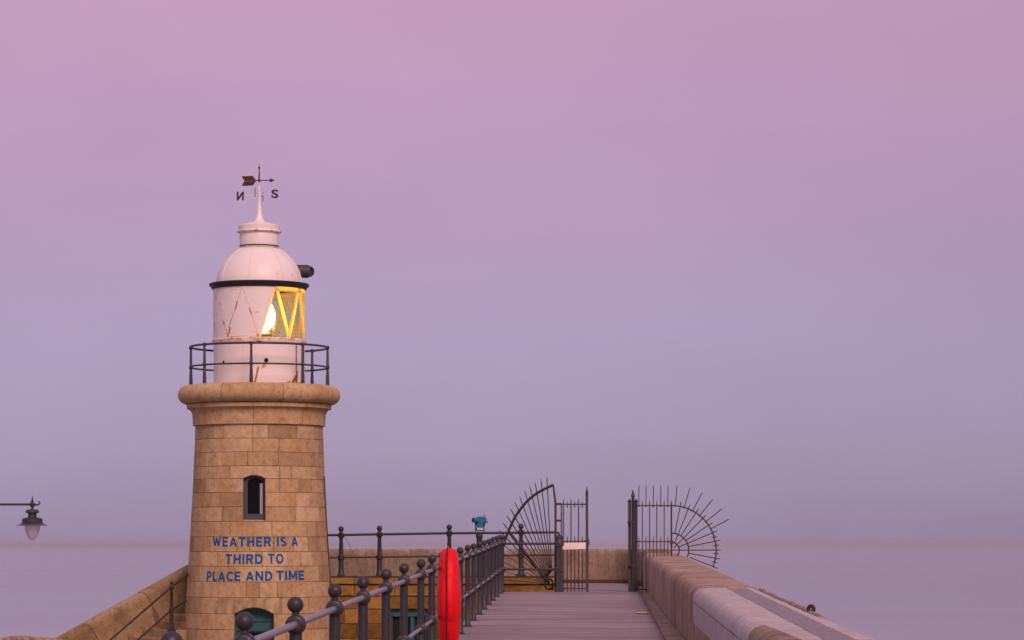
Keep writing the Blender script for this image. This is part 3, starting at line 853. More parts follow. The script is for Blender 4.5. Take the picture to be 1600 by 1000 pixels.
# gutter ring, dome, ventilator, spindle
tz = tz_front(1.12)
b = MB(); b.lathe([(hw(66), tz(437)), (hw(77.4), tz(437.2)), (hw(78.3), tz(438.6)), (hw(77.4), tz(441)), (hw(75), tz(443)), (hw(73.5), tz(446)), (hw(70), tz(446.5))], C, 96)
b.build('dome_gutter', M['black'], house, smooth=35)
tz = tz_front(0.85)
dome = [(67.6, 441), (67.3, 433), (66.2, 428), (64, 420.5), (61.8, 415.5), (58.8, 410), (55.2, 404.5), (51.2, 399.5), (46.8, 394.8), (41.8, 390.2), (36.5, 386.2), (31.5, 383.2), (26, 381.5)]
b = MB(); vs_ = []
b.lathe(prof_px(dome), C, 96, rust=[(0.33 if noise.noise((k * 0.9, i * 1.7, 5)) > 0.62 else 0.0) for i in range(len(dome)) for k in range(96)])
dm = b.build('dome', M['white'], house, smooth=60)
b = MB()
for k in range(8):
    th = R_(-8 + 45 * k)
    b.tube([cyl_pt(th, tz(y), hw(r) + 0.004) for r, y in dome[:-1]], 0.009, 5)
    for j in range(26):
        q = 0.4 + j * 0.41; i = int(q); fr_ = q - i
        r = dome[i][0] * (1 - fr_) + dome[i + 1][0] * fr_; y = dome[i][1] * (1 - fr_) + dome[i + 1][1] * fr_
        for s_ in (-1, 1): b.sphere(cyl_pt(th + s_ * 0.03 / max(0.3, hw(r)), tz(y), hw(r)), 0.010, 6)
b.build('dome_rib', M['white'], dm, smooth=60)
tz = tz_front(0.45)
b = MB()
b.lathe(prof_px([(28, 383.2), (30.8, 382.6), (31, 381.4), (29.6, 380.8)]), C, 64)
b.build('vent_shadow_gap', M['black'], house, smooth=30)  # black ring drawn as the shadow under the ventilator neck
b = MB()
b.lathe(prof_px([(29.5, 384), (30.4, 379.5), (30.6, 361.5), (30.2, 360.6), (34.6, 360.4), (35.4, 359.4), (34.6, 358.4), (31.6, 358.2), (32.4, 352), (32.4, 349.8), (30.5, 348.6), (20, 346.2), (9.5, 343.4), (6.6, 340), (5.4, 336), (4.4, 330), (3.6, 323), (2.6, 316)]), C, 64,
        rust=[0.45 if i in (4, 5, 6) and k % 7 == 0 else 0.04 for i in range(18) for k in range(64)])
b.lathe(prof_px([(2.6, 316), (1.9, 304), (1.5, 286)]), C, 16)
b.build('ventilator', M['white'], house, smooth=35)
hd = Vector((0.94, 0.33, 0)).normalized()
p = C + Vector((hw(56), 0.02, tz(420.5)))
b = MB()
ax_ = [p, p + hd * 0.28, p + hd * 0.325, p + hd * 0.34, p + hd * 0.31]
b.tube(ax_, [0.145, 0.155, 0.15, 0.13, 0.10], 24)
b.build('fog_horn', M['gallery'], house, smooth=40)

tz = tz_front(0.0)
# weather vane
vn = MB(); vc = C
vn.tube([vc + Vector((0, 0, tz(284))), vc + Vector((0, 0, tz(270))), vc + Vector((0, 0, tz(256)))], [0.024, 0.016, 0.006], 8)
vn.sphere(vc + Vector((0, 0, tz(262))), 0.028, 10); vn.sphere(vc + Vector((0, 0, tz(282))), 0.038, 10)
vane = vn.build('weather_vane', M['brass'], house, smooth=40)
vd = Vector((0.86, -0.51, 0)); vz = Vector((0, 0, tz(281)))
b = MB()
k_ = S / vd.x
def V(px, y, side=0.0): return C + vd * ((px - 403) * k_) + Vector((0, 0, tz(y + (px - 403) * 0.06 ))) + Vector((0.2, 1, 0)) * side
b.tube([V(380, 282), V(424, 282)], 0.012, 8)
b.tube([V(421, 282), V(421.5, 282), V(428.5, 282)], [0.005, 0.048, 0.004], 6)
b.prism([V(396, 281), V(391, 274.5), V(374, 275), V(378, 282.0)], (0.02, 0.03, 0))
b.prism([V(378, 283.0), V(374, 290), V(391, 289.5), V(396, 283)], (0.02, 0.03, 0))
b.build('arrow', M['brass'], vane, smooth=0)
b = MB()
zc_ = 304.5
b.tube([C + Vector((hw(-25), 0.10, tz(305.2))), C + Vector((hw(24), -0.10, tz(304)))], 0.010, 6)
b.tube([C + Vector((hw(-3.4), -0.42, tz(304.5))), C + Vector((hw(2.8), 0.42, tz(304.5)))], 0.010, 6)
b.build('compass_bar', M['white'], vane, smooth=0)
def letter(ch, cpos, h, wd, axis, mirror, name):
    bm = text_mesh(ch, 0.03); xs = [v.co.x for v in bm.verts]; zs = [v.co.y for v in bm.verts]
    ax, bx = min(xs), max(xs); az_, bz = min(zs), max(zs)
    bm.verts.index_update(); front = []; 
    for v in bm.verts:
        u = (v.co.x - ax) / (bx - ax) - 0.5
        if mirror: u = -u
        front.append(cpos + axis * (u * wd) + Vector((0, 0, ((v.co.y - az_) / (bz - az_) - 0.5) * h)))
    faces = [tuple(v.index for v in f.verts) for f in bm.faces]
    n = len(front); nr = axis.cross(Vector((0, 0, 1))).normalized() * (0.016 if abs(axis.x) > 0.5 else 0.007)
    edges = [(e.verts[0].index, e.verts[1].index) for e in bm.edges if len(e.link_faces) == 1]
    b = MB(); b.add([p + nr for p in front] + [p - nr for p in front], faces + [tuple(i + n for i in reversed(f)) for f in faces] + [(a, c_, c_ + n, a + n) for a, c_ in edges])
    bm.free()
    return b.build(name, M['gallery'], vane, smooth=0)
letter('N', C + Vector((hw(-30.3), 0.12, tz(305.3))), hw(13.6), hw(11), Vector((1, -0.2, 0)), True, 'compass_letter')
letter('S', C + Vector((hw(25), -0.10, tz(303.7))), hw(13.6), hw(10.8), Vector((1, -0.2, 0)), False, 'compass_letter')
letter('W', C + Vector((hw(-3.9), -0.46, tz(304.5))), hw(13.4), hw(12), Vector((0.05, -1, 0)), False, 'compass_letter')
letter('E', C + Vector((hw(3.2), 0.46, tz(304.5))), hw(13.4), hw(10), Vector((0.05, -1, 0)), False, 'compass_letter')

# gallery railing
RG = hw(107)
tz = tz_front(RG)
b = MB()
for yy, r in ((535.6, 0.026), (567.6, 0.022)):
    b.tube([cyl_pt(2 * PI * k / 72, tz(yy), RG) for k in range(72)], r, 8, closed=True)
gr_ = b.build('gallery_rail', M['gallery'], house, smooth=60)
for k in range(8):
    th = R_(-1.5 + 45 * k); b = MB(); p = cyl_pt(th, 0, RG)
    b.lathe([(0.075, tz(601)), (0.075, tz(599.6)), (0.045, tz(598)), (0.040, tz(585)), (0.030, tz(570.6)), (0.042, tz(569.6)), (0.048, tz(567.6)), (0.042, tz(565.6)), (0.034, tz(564)), (0.026, tz(538.6)), (0.042, tz(538)), (0.050, tz(535.6)), (0.034, tz(533.2)), (0.004, tz(532.6))], p, 12)
    b.build('gallery_post', M['gallery'], house, smooth=40)
b = MB(); th = R_(5)
b.box(cyl_pt(th, tz(534.0), RG), (0.12, 0.03, 0.05))
b.build('rail_bracket', M['gallery'], gr_)

# ------------------------------------------------------------------ railings with ball finials
def post_geo(mb, base, h_low, h_top, k=1.0, axis=Vector((0.024, 1, 0.012)), n=16, low_knuckle=True):
    B = Vector(base)
    ball = h_top + 0.127 * k
    prof = [(0.075 * k, 0.0), (0.075 * k, 0.012), (0.055 * k, 0.03), (0.044 * k, 0.05), (0.0425 * k, h_low - 0.08), (0.0415 * k, h_top - 0.05 * k), (0.043 * k, h_top - 0.02), (0.040 * k, h_top + 0.03 * k), (0.036 * k, h_top + 0.048 * k), (0.024 * k, h_top + 0.062 * k), (0.0235 * k, h_top + 0.078 * k)]
    for j in range(9):
        a = -PI / 2 + 0.5 + (PI - 0.5) * j / 8
        prof.append((max(0.002, 0.053 * k * math.cos(a)), ball + 0.053 * k * math.sin(a)))
    mb.lathe(prof, B, n)
    ax = axis.normalized()
    for h in (h_top, h_low):
        c_ = B + Vector((0, 0, h))
        mb.tube([c_ + ax * q * k for q in (-0.085, -0.083, -0.062, -0.056, -0.03, 0.03, 0.056, 0.062, 0.083, 0.085)], [q * k for q in (0.030, 0.041, 0.044, 0.056, 0.066, 0.066, 0.056, 0.044, 0.041, 0.030)], 14)
rl = thing('deck_railing', (cx(40) - 1.82, 40, dz(40)), 'long dark iron railing with ball finials along the walkway, red casing hung on it', 'railing')
def rp(Y, h): return Vector((cx(Y) - 1.82, Y, dz(Y) + h))
for h, r, nm in ((1.135, 0.0235, 'top_rail'), (0.52, 0.0215, 'lower_rail')):
    b = MB(); b.tube([rp(8, h), rp(24, h), rp(44, h), rp(65.9, h)], r, 14)
    b.build(nm, M['rail'], rl, smooth=60)
for i, Y in enumerate(POSTS_Y):
    b = MB(); post_geo(b, rp(Y, random.uniform(-0.006, 0.012)), 0.52, 1.135, 1.0, n=20 if Y < 36 else 12)
    o = b.build('post', M['iron'], rl, smooth=38)
    me = o.data; c0 = rp(Y, 0); lx, ly_ = random.uniform(-0.007, 0.007), random.uniform(-0.01, 0.01)
    for v in me.vertices:
        hgt = v.co.z - c0.z
        if hgt > 1.19: v.co.x += lx * 1.6 * (hgt - 1.19) * 4; v.co.y += ly_ * 4 * (hgt - 1.19)
# railing that closes the deck end, up to the thick post
rr = thing('cross_railing', W(828, 925, CREST), 'short iron railing closing the deck end before the fan guard', 'railing')
for y_, nm in ((849.5, 'top_rail'), (889.5, 'lower_rail')):
    b = MB(); b.tube([W(784, y_, CREST), W(870, y_ , CREST)], 0.026, 10); b.build(nm, M['iron'], rr, smooth=60)
b = MB()
b.box(W(873.8, 884, CREST) , (0.15, 0.15, (926 - 842) * CREST / F))
b.lathe([(0.11, -0.12), (0.10, -0.05), (0.08, 0.0), (0.085, 0.03), (0.07, 0.07), (0.01, 0.10)], W(873.8, 842, CREST), 12)
for y_ in (849.5, 889.5): b.box(W(873.8, y_, CREST), (0.21, 0.19, 0.12))
b.box(W(873.8, 922, CREST), (0.2, 0.2, 0.14))
b.build('end_post', M['iron'], rr, smooth=30, bevel=0.008)
b = MB(); post_geo(b, W(785, 924.5, CREST), 0.52, 1.12, 0.95, Vector((1, 0, 0)), 12); b.build('post', M['iron'], rr, smooth=38)

# terrace railing
PYr = 69.9
tr_ = thing('terrace_railing', W(700, 902, PYr), 'thin iron railing on the terrace edge between tower and fan guard', 'railing')
b = MB(); b.tube([W(505, 836.3, PYr), W(700, 833.2, PYr), W(870, 831.8, PYr), W(873, 833, PYr), W(874, 840, PYr)], 0.030, 10); b.build('top_rail', M['iron'], tr_, smooth=60)
b = MB(); b.tube([W(505, 871.5, PYr), W(700, 869, PYr), W(872, 867, PYr)], 0.022, 10); b.build('lower_rail', M['iron'], tr_, smooth=60)
SP = PYr / F
for x, yt, yl, yb in ((533, 836, 871, 902), (593, 835, 870.5, 902), (702, 833.2, 869, 901.5), (814, 832, 867.5, 900)):
    b = MB(); B = W(x, yb, PYr); hh = lambda y: (yb - y) * SP
    b.lathe([(0.13, 0), (0.13, 0.03), (0.085, 0.07), (0.068, 0.16), (0.060, hh(yl) - 0.08), (0.060, hh(yl) - 0.07), (0.085, hh(yl) - 0.04), (0.085, hh(yl) + 0.04), (0.058, hh(yl) + 0.07), (0.045, hh(yt) - 0.1), (0.052, hh(yt) - 0.07), (0.078, hh(yt) - 0.035), (0.078, hh(yt) + 0.035), (0.05, hh(yt) + 0.06), (0.035, hh(yt) + 0.085), (0.05, hh(yt) + 0.10), (0.067, hh(yt) + 0.125), (0.070, hh(yt) + 0.15), (0.055, hh(yt) + 0.195), (0.02, hh(yt) + 0.215), (0.002, hh(yt) + 0.22)], B, 14)
    b.build('post', M['iron'], tr_, smooth=38)
b = MB(); b.tube([W(538, 838, PYr + .02), W(549, 858, PYr + .02), W(561, 882, PYr + .02), W(566, 898, PYr + .02)], 0.005, 5)
b.build('stay_wire', M['rusty'], tr_)

# ------------------------------------------------------------------ terrace wall (yellow masonry, with teal doorway)
wy = 69.5
tw = thing('terrace_wall', (-2, wy, QZ), 'yellow stone retaining wall with teal doorway behind the railing', 'wall')
sw = wy / F
def wx(x): return (x - VX) * sw
def wz(y): return -(y - HY) * sw
DX0, DX1, DZT = wx(611), wx(668), wz(951)
b = MB()
rows_y = [930, 952, 975, 998, 1021, 1044, 1067, 1085.5]
for i in range(len(rows_y) - 1):
    z1, z0 = wz(rows_y[i]), wz(rows_y[i + 1]); X = wx(488) - random.uniform(0, 0.4)
    big = True
    while X < LX0 - 0.02:
        L = random.choice([0.36, 0.46, 0.6, 0.72, 0.3])
        X2 = min(X + L, LX0 - 0.02)
        for xa, xb in ([(X, X2)] if i == 0 or X2 <= DX0 or X >= DX1 else [(X, min(X2, DX0)), (max(X, DX1), X2)]):
            if xb - xa < 0.03: continue
            if i == 0 and False: continue
            d_ = random.uniform(0, 0.012); e = 0.007; bv = 0.012
            vs_ = []; 
            nxs = max(2, int((xb - xa) / 0.08))
            for rj, z in enumerate((z0 + e, z0 + e + bv, (z0 + z1) / 2, z1 - e - bv, z1 - e)):
                for q in range(nxs + 3):
                    x_ = xa + e if q == 0 else xb - e if q == nxs + 2 else xa + e + bv + (xb - xa - 2 * e - 2 * bv) * (q - 1) / nxs
                    edge = rj in (0, 4) or q in (0, nxs + 2)
                    vs_.append((x_, wy + (0.016 if edge else -d_ - 0.012 * noise.noise((x_ * 6, z * 8, 2))), z))
            m_ = nxs + 3
            b.add(vs_, [(r * m_ + q, r * m_ + q + 1, (r + 1) * m_ + q + 1, (r + 1) * m_ + q) for r in range(4) for q in range(m_ - 1)], tone=min(1, max(0, random.gauss(0.45, 0.28))))
        X = X2
b.build('masonry', M['terrace'], tw, smooth=35, fix=False)
b = MB()
zt_ = wz(929.9)
for xa, xb in ((wx(485), DX0), (DX1, LX0 - 0.02)): b.box(((xa + xb) / 2, wy + 0.12, (QZ + zt_) / 2), (xb - xa, 0.2, zt_ - QZ))
b.box(((DX0 + DX1) / 2, wy + 0.12, (DZT + zt_) / 2), (DX1 - DX0, 0.2, zt_ - DZT))
b.build('mortar_core', M['mortar'], tw, smooth=0)
b = MB()
X = wx(488)
while X < LX0 - 0.05:       # frieze and coping in long stones
    X2 = min(X + random.uniform(0.75, 1.2), LX0 - 0.02)
    b.box(((X + X2) / 2, wy + 0.10, wz(921)), (X2 - X - 0.008, 0.26, wz(913.5) - wz(928.5)), tone=random.uniform(0.5, 0.95))
    b.box(((X + X2) / 2 + 0.0, wy + 0.06, wz(929.3)), (X2 - X - 0.006, 0.22, 0.04), tone=0.8)
    b.box(((X + X2) / 2, wy + 0.08, wz(907.5)), (X2 - X - 0.006, 0.36, wz(903) - wz(912.5)), tone=random.uniform(0.6, 1))
    X = X2
b.build('coping', M['terrace'], tw, smooth=0, bevel=0.01)
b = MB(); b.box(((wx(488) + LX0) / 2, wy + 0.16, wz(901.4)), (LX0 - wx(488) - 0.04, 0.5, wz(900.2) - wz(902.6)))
b.build('edge_shadow_strip', M['black'], tw, smooth=0)  # black strip standing in for the shadow gap at the terrace edge
b = MB()
b.box(((DX0 + DX1) / 2, wy + 0.20, (QZ + DZT) / 2), (DX1 - DX0, 0.02, DZT - QZ)); 
dw = b.build('doorway', M['dark'], tw, smooth=0)
b = MB()
b.box(((DX0 + DX1) / 2, wy + 0.15, DZT - 0.045), (DX1 - DX0 - 0.01, 0.08, 0.08))
b.box(((DX0 + DX1) / 2, wy + 0.13, DZT - 0.145), (DX1 - DX0 - 0.01, 0.08, 0.10))
b.box((DX0 + 0.02, wy + 0.14, (QZ + DZT) / 2 - 0.1), (0.03, 0.07, DZT - QZ - 0.22))
b.box((wx(644), wy + 0.12, (QZ + DZT) / 2 - 0.1), (0.10, 0.08, DZT - QZ - 0.22))
b.box((DX1 - 0.03, wy + 0.14, (QZ + DZT) / 2 - 0.1), (0.05, 0.07, DZT - QZ - 0.22))
b.build('door_frame', M['teal'], dw, smooth=0, bevel=0.008)
b = MB(); b.box((DX1 - 0.12, wy + 0.17, (QZ + DZT) / 2 - 0.2), (0.1, 0.02, DZT - QZ - 0.5)); b.build('door_leaf', M['dark'], dw, smooth=0)

# ------------------------------------------------------------------ parapets
def cross_wall(b, path, prof, tone_f, closed_ends=True, jitter=0.008, shear=None):
    """sweep prof [(out, h)] along path [(point, outward)], point carries the base height"""
    n = len(prof); vs_ = []; tn = []
    for i, (p, o_) in enumerate(path):
        for j, (u, h) in enumerate(prof):
            q = Vector(p) + Vector(o_) * u + Vector((0, 0, h))
            if shear: q += Vector(shear) * (0.85 - max(h, -0.3))
            jj = jitter * noise.noise((q.x * 2.2, q.y * 2.2, q.z * 4))
            q += Vector(o_) * jj * 0.6 + Vector((0, 0, jj if h > 0.3 else 0))
            vs_.append(q); tn.append(tone_f(i, j))
    fs = [(i * n + j, i * n + j + 1, (i + 1) * n + j + 1, (i + 1) * n + j) for i in range(len(path) - 1) for j in range(n - 1)]
    if closed_ends:
        fs.append(tuple(range(n))); fs.append(tuple((len(path) - 1) * n + j for j in reversed(range(n))))
    b.add(vs_, fs, tone=tn)
def arc(cx_, cy_, r, a0, a1, n): return [(cx_ + r * math.cos(a0 + (a1 - a0) * k / n), cy_ + r * math.sin(a0 + (a1 - a0) * k / n)) for k in range(n + 1)]
def wprof(h, wd, ri, ro, h0=-0.08, n=7):
    return [(0, h0), (0, h0 + (h - ri - h0) * 0.33), (0, h0 + (h - ri - h0) * 0.66)] + arc(ri, h - ri, ri, PI, PI / 2, n) + [(wd * 0.5, h + 0.004)] + arc(wd - ro, h - ro, ro, PI / 2, 0, 4) + [(wd, -1.5)]
pw = thing('parapet_wall', (cx(45) + 1.54, 45, dz(45)), 'thick rounded stone parapet along the right of the walkway, half repaired in pale render', 'wall')
def wp(Y): return (Vector((cx(Y) + 1.54, Y, dz(Y))), Vector((1, -0.02, 0)))
b = MB()
segs = [39.5, 44.6, 50.2, 55.5, 61, 66.6, 71.5]
for a, c_ in zip(segs, segs[1:]):
    t0 = random.uniform(0.3, 0.75); n = int((c_ - a) / 0.15)
    cross_wall(b, [wp(a + 0.012 + (c_ - a - 0.024) * k / n) for k in range(n + 1)], wprof(0.81, 0.90, 0.17, 0.10), lambda i, j: t0 + (0.3 if 7 < j < 14 else 0))
b.build('old_stone', M['parapet'], pw, smooth=55)
b = MB()
n = 150
cross_wall(b, [wp(8 + (39.49 - 8) * k / n) for k in range(n + 1)], [(0.012, -0.08), (0.012, 0.30), (0.012, 0.32), (0.85, 0.32), (0.86, -1.5)], lambda i, j: 0.4, jitter=0.004)
b.build('footing', M['parapet'], pw, smooth=40)
b = MB()
cross_wall(b, [wp(8 + (39.49 - 8) * k / n) for k in range(n + 1)], [(0.004, 0.322), (0.0, 0.5), (0.0, 0.603), (0.03, 0.606), (0.8, 0.606), (0.84, 0.322)], lambda i, j: 0.35, jitter=0.003)
b.build('render_face', M['render'], pw, smooth=40)
b = MB()
cross_wall(b, [wp(8 + (39.488 - 8) * k / n) for k in range(n + 1)], [(0.02, 0.612), (-0.006, 0.622)] + arc(0.15 - 0.006, 0.80 - 0.15, 0.15, PI, PI / 2, 8) + [(0.44, 0.804), (0.80, 0.80), (0.85, 0.78), (0.87, 0.70), (0.86, 0.612)], lambda i, j: 0.6, jitter=0.005)
for i, (x_, y_, z_) in enumerate(b.v):
    of = x_ - cx(y_) - 1.54
    if of > 0.7: b.v[i] = (x_ + 0.075 * max(0, min(1, (30.5 - y_) / 7)), y_, z_)
b.build('render_cap', M['render'], pw, smooth=55)
b = MB()
cross_wall(b, [wp(8 + (39.2 - 8) * k / n) for k in range(n + 1)], [(0.447, 0.801), (0.447, 0.8085), (0.705, 0.8085), (0.705, 0.798)], lambda i, j: 0.5, jitter=0.004)
b.build('grey_strip', M['strip'], pw, smooth=30)
# brown stone breaking through the render on the inner arris
b = MB(); vs_ = []; N1 = 40
full = [(-0.010, 0.50), (-0.014, 0.62)] + arc(0.15 - 0.014, 0.812 - 0.15, 0.15, PI, PI / 2, 8) + [(0.20, 0.813), (0.28, 0.812), (0.30, 0.79)]
for k in range(N1 + 1):
    Y = 26.4 - (26.4 - 8) * (k / N1) ** 1.5
    g_ = min(1, 0.30 + 0.7 * (26.4 - Y) / 4.0)
    for (u, h) in full:
        u2 = u if u < 0.14 else 0.136 + (u - 0.136) * min(1.6, 0.1 + 1.5 * (26.4 - Y) / 6.0)
        p, o_ = wp(Y); vs_.append(p + o_ * u2 + Vector((0, 0, h)))
m_ = len(full)
b.add(vs_, [(k * m_ + j, k * m_ + j + 1, (k + 1) * m_ + j + 1, (k + 1) * m_ + j) for k in range(N1) for j in range(m_ - 1)] + [tuple(range(m_))], tone=0.25)
b.build('exposed_stone', M['parapet'], pw, smooth=50)
# rough outer stone edge showing past the render
b = MB()
n = 70
cross_wall(b, [wp(29.2 + (39.4 - 29.2) * k / n) for k in range(n + 1)], [(0.862, 0.55), (0.866, 0.775), (0.885, 0.797), (0.915, 0.799), (0.945, 0.775), (0.96, 0.4)], lambda i, j: 0.2 + 0.3 * (i % 9 > 4), jitter=0.016)
b.build('outer_edge', M['parapet'], pw, smooth=60)

# end parapet across the pier head, running from the stair parapet to the corner on the right
ew = thing('end_wall', (0, 74.6, TZ), 'streaked brown stone parapet across the pier head', 'wall')
path = []
pts = [(-6.95, 69.35), (-6.2, 72.2), (-5.2, 73.7), (-3.6, 74.25), (-2, 74.4), (0, 74.55), (2.0, 74.7), (2.7, 74.6), (3.05, 74.2), (3.25, 73.2), (3.29, 71.55)]
def catmull(p, n=8):
    r = []
    for i in range(len(p) - 1):
        p0 = Vector(p[max(0, i - 1)]); p1 = Vector(p[i]); p2 = Vector(p[i + 1]); p3 = Vector(p[min(len(p) - 1, i + 2)])
        for k in range(n):
            t_ = k / n
            r.append(0.5 * ((2 * p1) + (p2 - p0) * t_ + (2 * p0 - 5 * p1 + 4 * p2 - p3) * t_ * t_ + (3 * p1 - p0 - 3 * p2 + p3) * t_ ** 3))
    return r + [Vector(p[-1])]
cp = catmull(pts)
for i, p in enumerate(cp):
    d_ = (cp[min(i + 1, len(cp) - 1)] - cp[max(i - 1, 0)]).normalized()
    path.append((Vector((p.x, p.y, -0.98)), Vector((-d_.y, d_.x, 0))))
b = MB(); i0 = 0
while i0 < len(path) - 1:
    i1 = min(len(path) - 1, i0 + random.choice([9, 12, 14])); t0 = random.uniform(0.2, 0.8)
    sub = path[i0:i1 + 1]
    cross_wall(b, sub, wprof(0.885 + 0.0, 0.7, 0.16, 0.1), lambda i, j: t0 + (0.4 if j > 6 else 0))
    i0 = i1
b.build('stone_course', M['endwall'], ew, smooth=60)
b = MB()
cross_wall(b, [(p + Vector((0, 0, 0)), o_) for p, o_ in path[24:]], [(-0.06, 0.0), (-0.06, 0.085), (0.03, 0.09)], lambda i, j: 0.1, False, 0.004)
b.build('base_kerb', M['darkbase'], ew, smooth=0)  # dark brown line along the foot of the end wall

# ------------------------------------------------------------------ stair on the left
U = Vector((0.78, 0.628, 0)).normalized(); Wd = Vector((-U.y, U.x, 0))     # up the flight / towards the far side
A_ = Vector(W(95, 1000, 66.5))
def sp(t_, side=0.0, h=0.0): return A_ + U * t_ + Wd * side + Vector((0, 0, 0.468 * t_ + h))
b = MB(); prev = -5.0
for c_ in (-3.2, -1.6, 0.78, 2.3, 3.95, 4.45):
    n = 14; t0 = random.uniform(0.2, 0.7)
    cross_wall(b, [(sp(prev + 0.011 + (c_ - prev - 0.022) * k / n, 0, -0.9), Wd) for k in range(n + 1)],
               [(0, -1.2), (0, 0.2), (0.0, 0.62), (0.012, 0.72)] + arc(0.14, 0.90 - 0.13, 0.13, PI, PI / 2, 6) + [(0.28, 0.90)] + arc(0.36, 0.80, 0.10, PI / 2, 0, 4) + [(0.46, -2)], lambda i, j: t0 + (0.3 if j > 8 else 0), shear=(U.x * 0.5, U.y * 0.5, 0.468 * 0.5))
    prev = c_
o = b.build('stair_parapet', M['stair'], smooth=60)
tag(o, 'sloping brown stone parapet rising to the lighthouse from the lower left', 'wall')
stc = thing('staircase', sp(2, -0.7, -1.8), 'worn yellow stone steps beside the lighthouse foot', 'stairs')
for k in range(11):
    ta = 5.2 - (k + 1) * 0.378 ; zt2 = (A_.z + 0.468 * (ta + 0.378)) - 0.98
    b = MB()
    p0 = A_ + U * ta; 
    quad = [p0 + Wd * -0.005, p0 + Wd * -1.5, p0 + U * 0.40 + Wd * -1.5, p0 + U * 0.40 + Wd * -0.005]
    b.prism([Vector((q.x, q.y, zt2)) for q in quad], (0, 0, -0.36 if k < 10 else -1), tone=random.uniform(0.3, 1))
    b.build('step', M['stair'], stc, smooth=0, bevel=0.012)
sr = thing('stair_railing', W(268, 986, 66.2), 'slim black handrail with one ball-topped post on the stone steps', 'railing')
Yr = 66.2
for nm, pts_, r in (('top_rail', [(95, 1066, 64.4), (172, 1000, 65.2), (268, 917, 66.2), (292, 899, 66.9), (302, 891, 68.2), (330, 871, 68.6)], 0.024), ('lower_rail', [(120, 1075, 64.4), (215, 1000, 65.2), (268, 953, 66.2), (289, 940, 66.9), (302, 931, 68.2), (330, 911, 68.6)], 0.022)):
    b = MB(); b.tube([W(*p) for p in pts_], r, 10); b.build(nm, M['black'], sr, smooth=60)
b = MB(); B = W(268, 986.5, Yr); q = Yr / F
b.lathe([(0.10, 0), (0.10, 0.04), (0.055, 0.07), (0.045, 0.2), (0.04, 31 * q), (0.06, 32 * q), (0.06, 36 * q), (0.038, 37 * q), (0.034, 65 * q), (0.055, 67 * q), (0.055, 71 * q), (0.03, 73 * q), (0.03, 74 * q), (0.045, 76 * q), (0.03, 78.5 * q), (0.003, 79 * q)], B, 14)
b.build('post', M['black'], sr, smooth=40)
# low quay wall at the far lower left
b = MB()
wpts = [(-20, 1003), (0, 997.5), (20, 994.2), (45, 995.3), (70, 997.2), (92, 1001), (100, 1010)]
cq = catmull([(p[0], p[1]) for p in wpts], 6)
cross_wall(b, [(Vector(W(p.x, p.y, 60 + 0.02 * p.x)) - Vector((0, 0, 0.9)), Vector((0, 1, 0))) for p in cq], wprof(0.9, 0.6, 0.15, 0.12, -1.0), lambda i, j: 0.6)
o = b.build('quay_wall', M['parapet'], smooth=60)
tag(o, 'low rounded stone wall in the lower left corner of the view', 'wall')

# ------------------------------------------------------------------ gate and iron guards
GY = 66.25
def gtube(b, x0, y0, x1, y1, r, n=6, Y=GY): b.tube([W(x0, y0, Y), W(x1, y1, Y)], r, n)
def gspike(b, x0, y0, x1, y1, r, Y=GY, tip=5):
    """bar from foot (x0,y0) to a sharpened tip (x1,y1)"""
    a, c_ = W(x0, y0, Y), W(x1, y1, Y); L = (c_ - a).length
    k = 1 - min(0.4, 0.08 / L)
    b.tube([a, a.lerp(c_, k), c_], [r, r, 0.004], 6)
# left fan
fan = thing('fan_guard', W(860, 920, GY), 'iron fan of radiating spikes left of the gate, over the void', 'guard')
tips = [(854.4, 743.6), (845, 748), (836, 752.6), (827.6, 758.6), (819.6, 766), (811.6, 775), (804, 783.6), (797, 793.6), (791, 804.6), (785, 816), (779, 828), (776, 842), (775, 857), (776, 873), (778, 890), (782, 906), (786, 918)]
feet = [(862 - 0.9 * k, 893 + 1.2 * k) for k in range(len(tips))]
b = MB()
for (x1, y1), (x0, y0) in zip(tips, feet): gspike(b, x0, y0, x1, y1, 0.0125 if y1 < 835 else 0.008, GY + 0.35)
b.build('spikes', M['black'], fan, smooth=40)
b = MB()
cv = catmull([(783.5, 878), (786.5, 852), (795, 829), (806, 806), (822, 785), (840, 770), (864.5, 757.5)], 6)
b.tube([W(p.x, p.y, GY + 0.30) for p in cv], 0.034, 8)
b.build('curved_band', M['black'], fan, smooth=60)
b = MB(); gtube(b, 796, 832, 858, 912, 0.038, 8, GY + 0.32)
b.build('diagonal_strut', M['black'], fan, smooth=60)
b = MB()
b.tube([W(857.5 + 6.5 * math.cos(2 * PI * k / 24) , 912.5 + 8 * math.sin(2 * PI * k / 24), GY + 0.3) for k in range(24)], 0.024, 8, closed=True)
b.tube([W(862 + 0.2 * k, 922 - 1.5 * k, GY + 0.28) for k in range(4)], 0.04, 8)
b.build('scroll_ring', M['black'], fan, smooth=60)
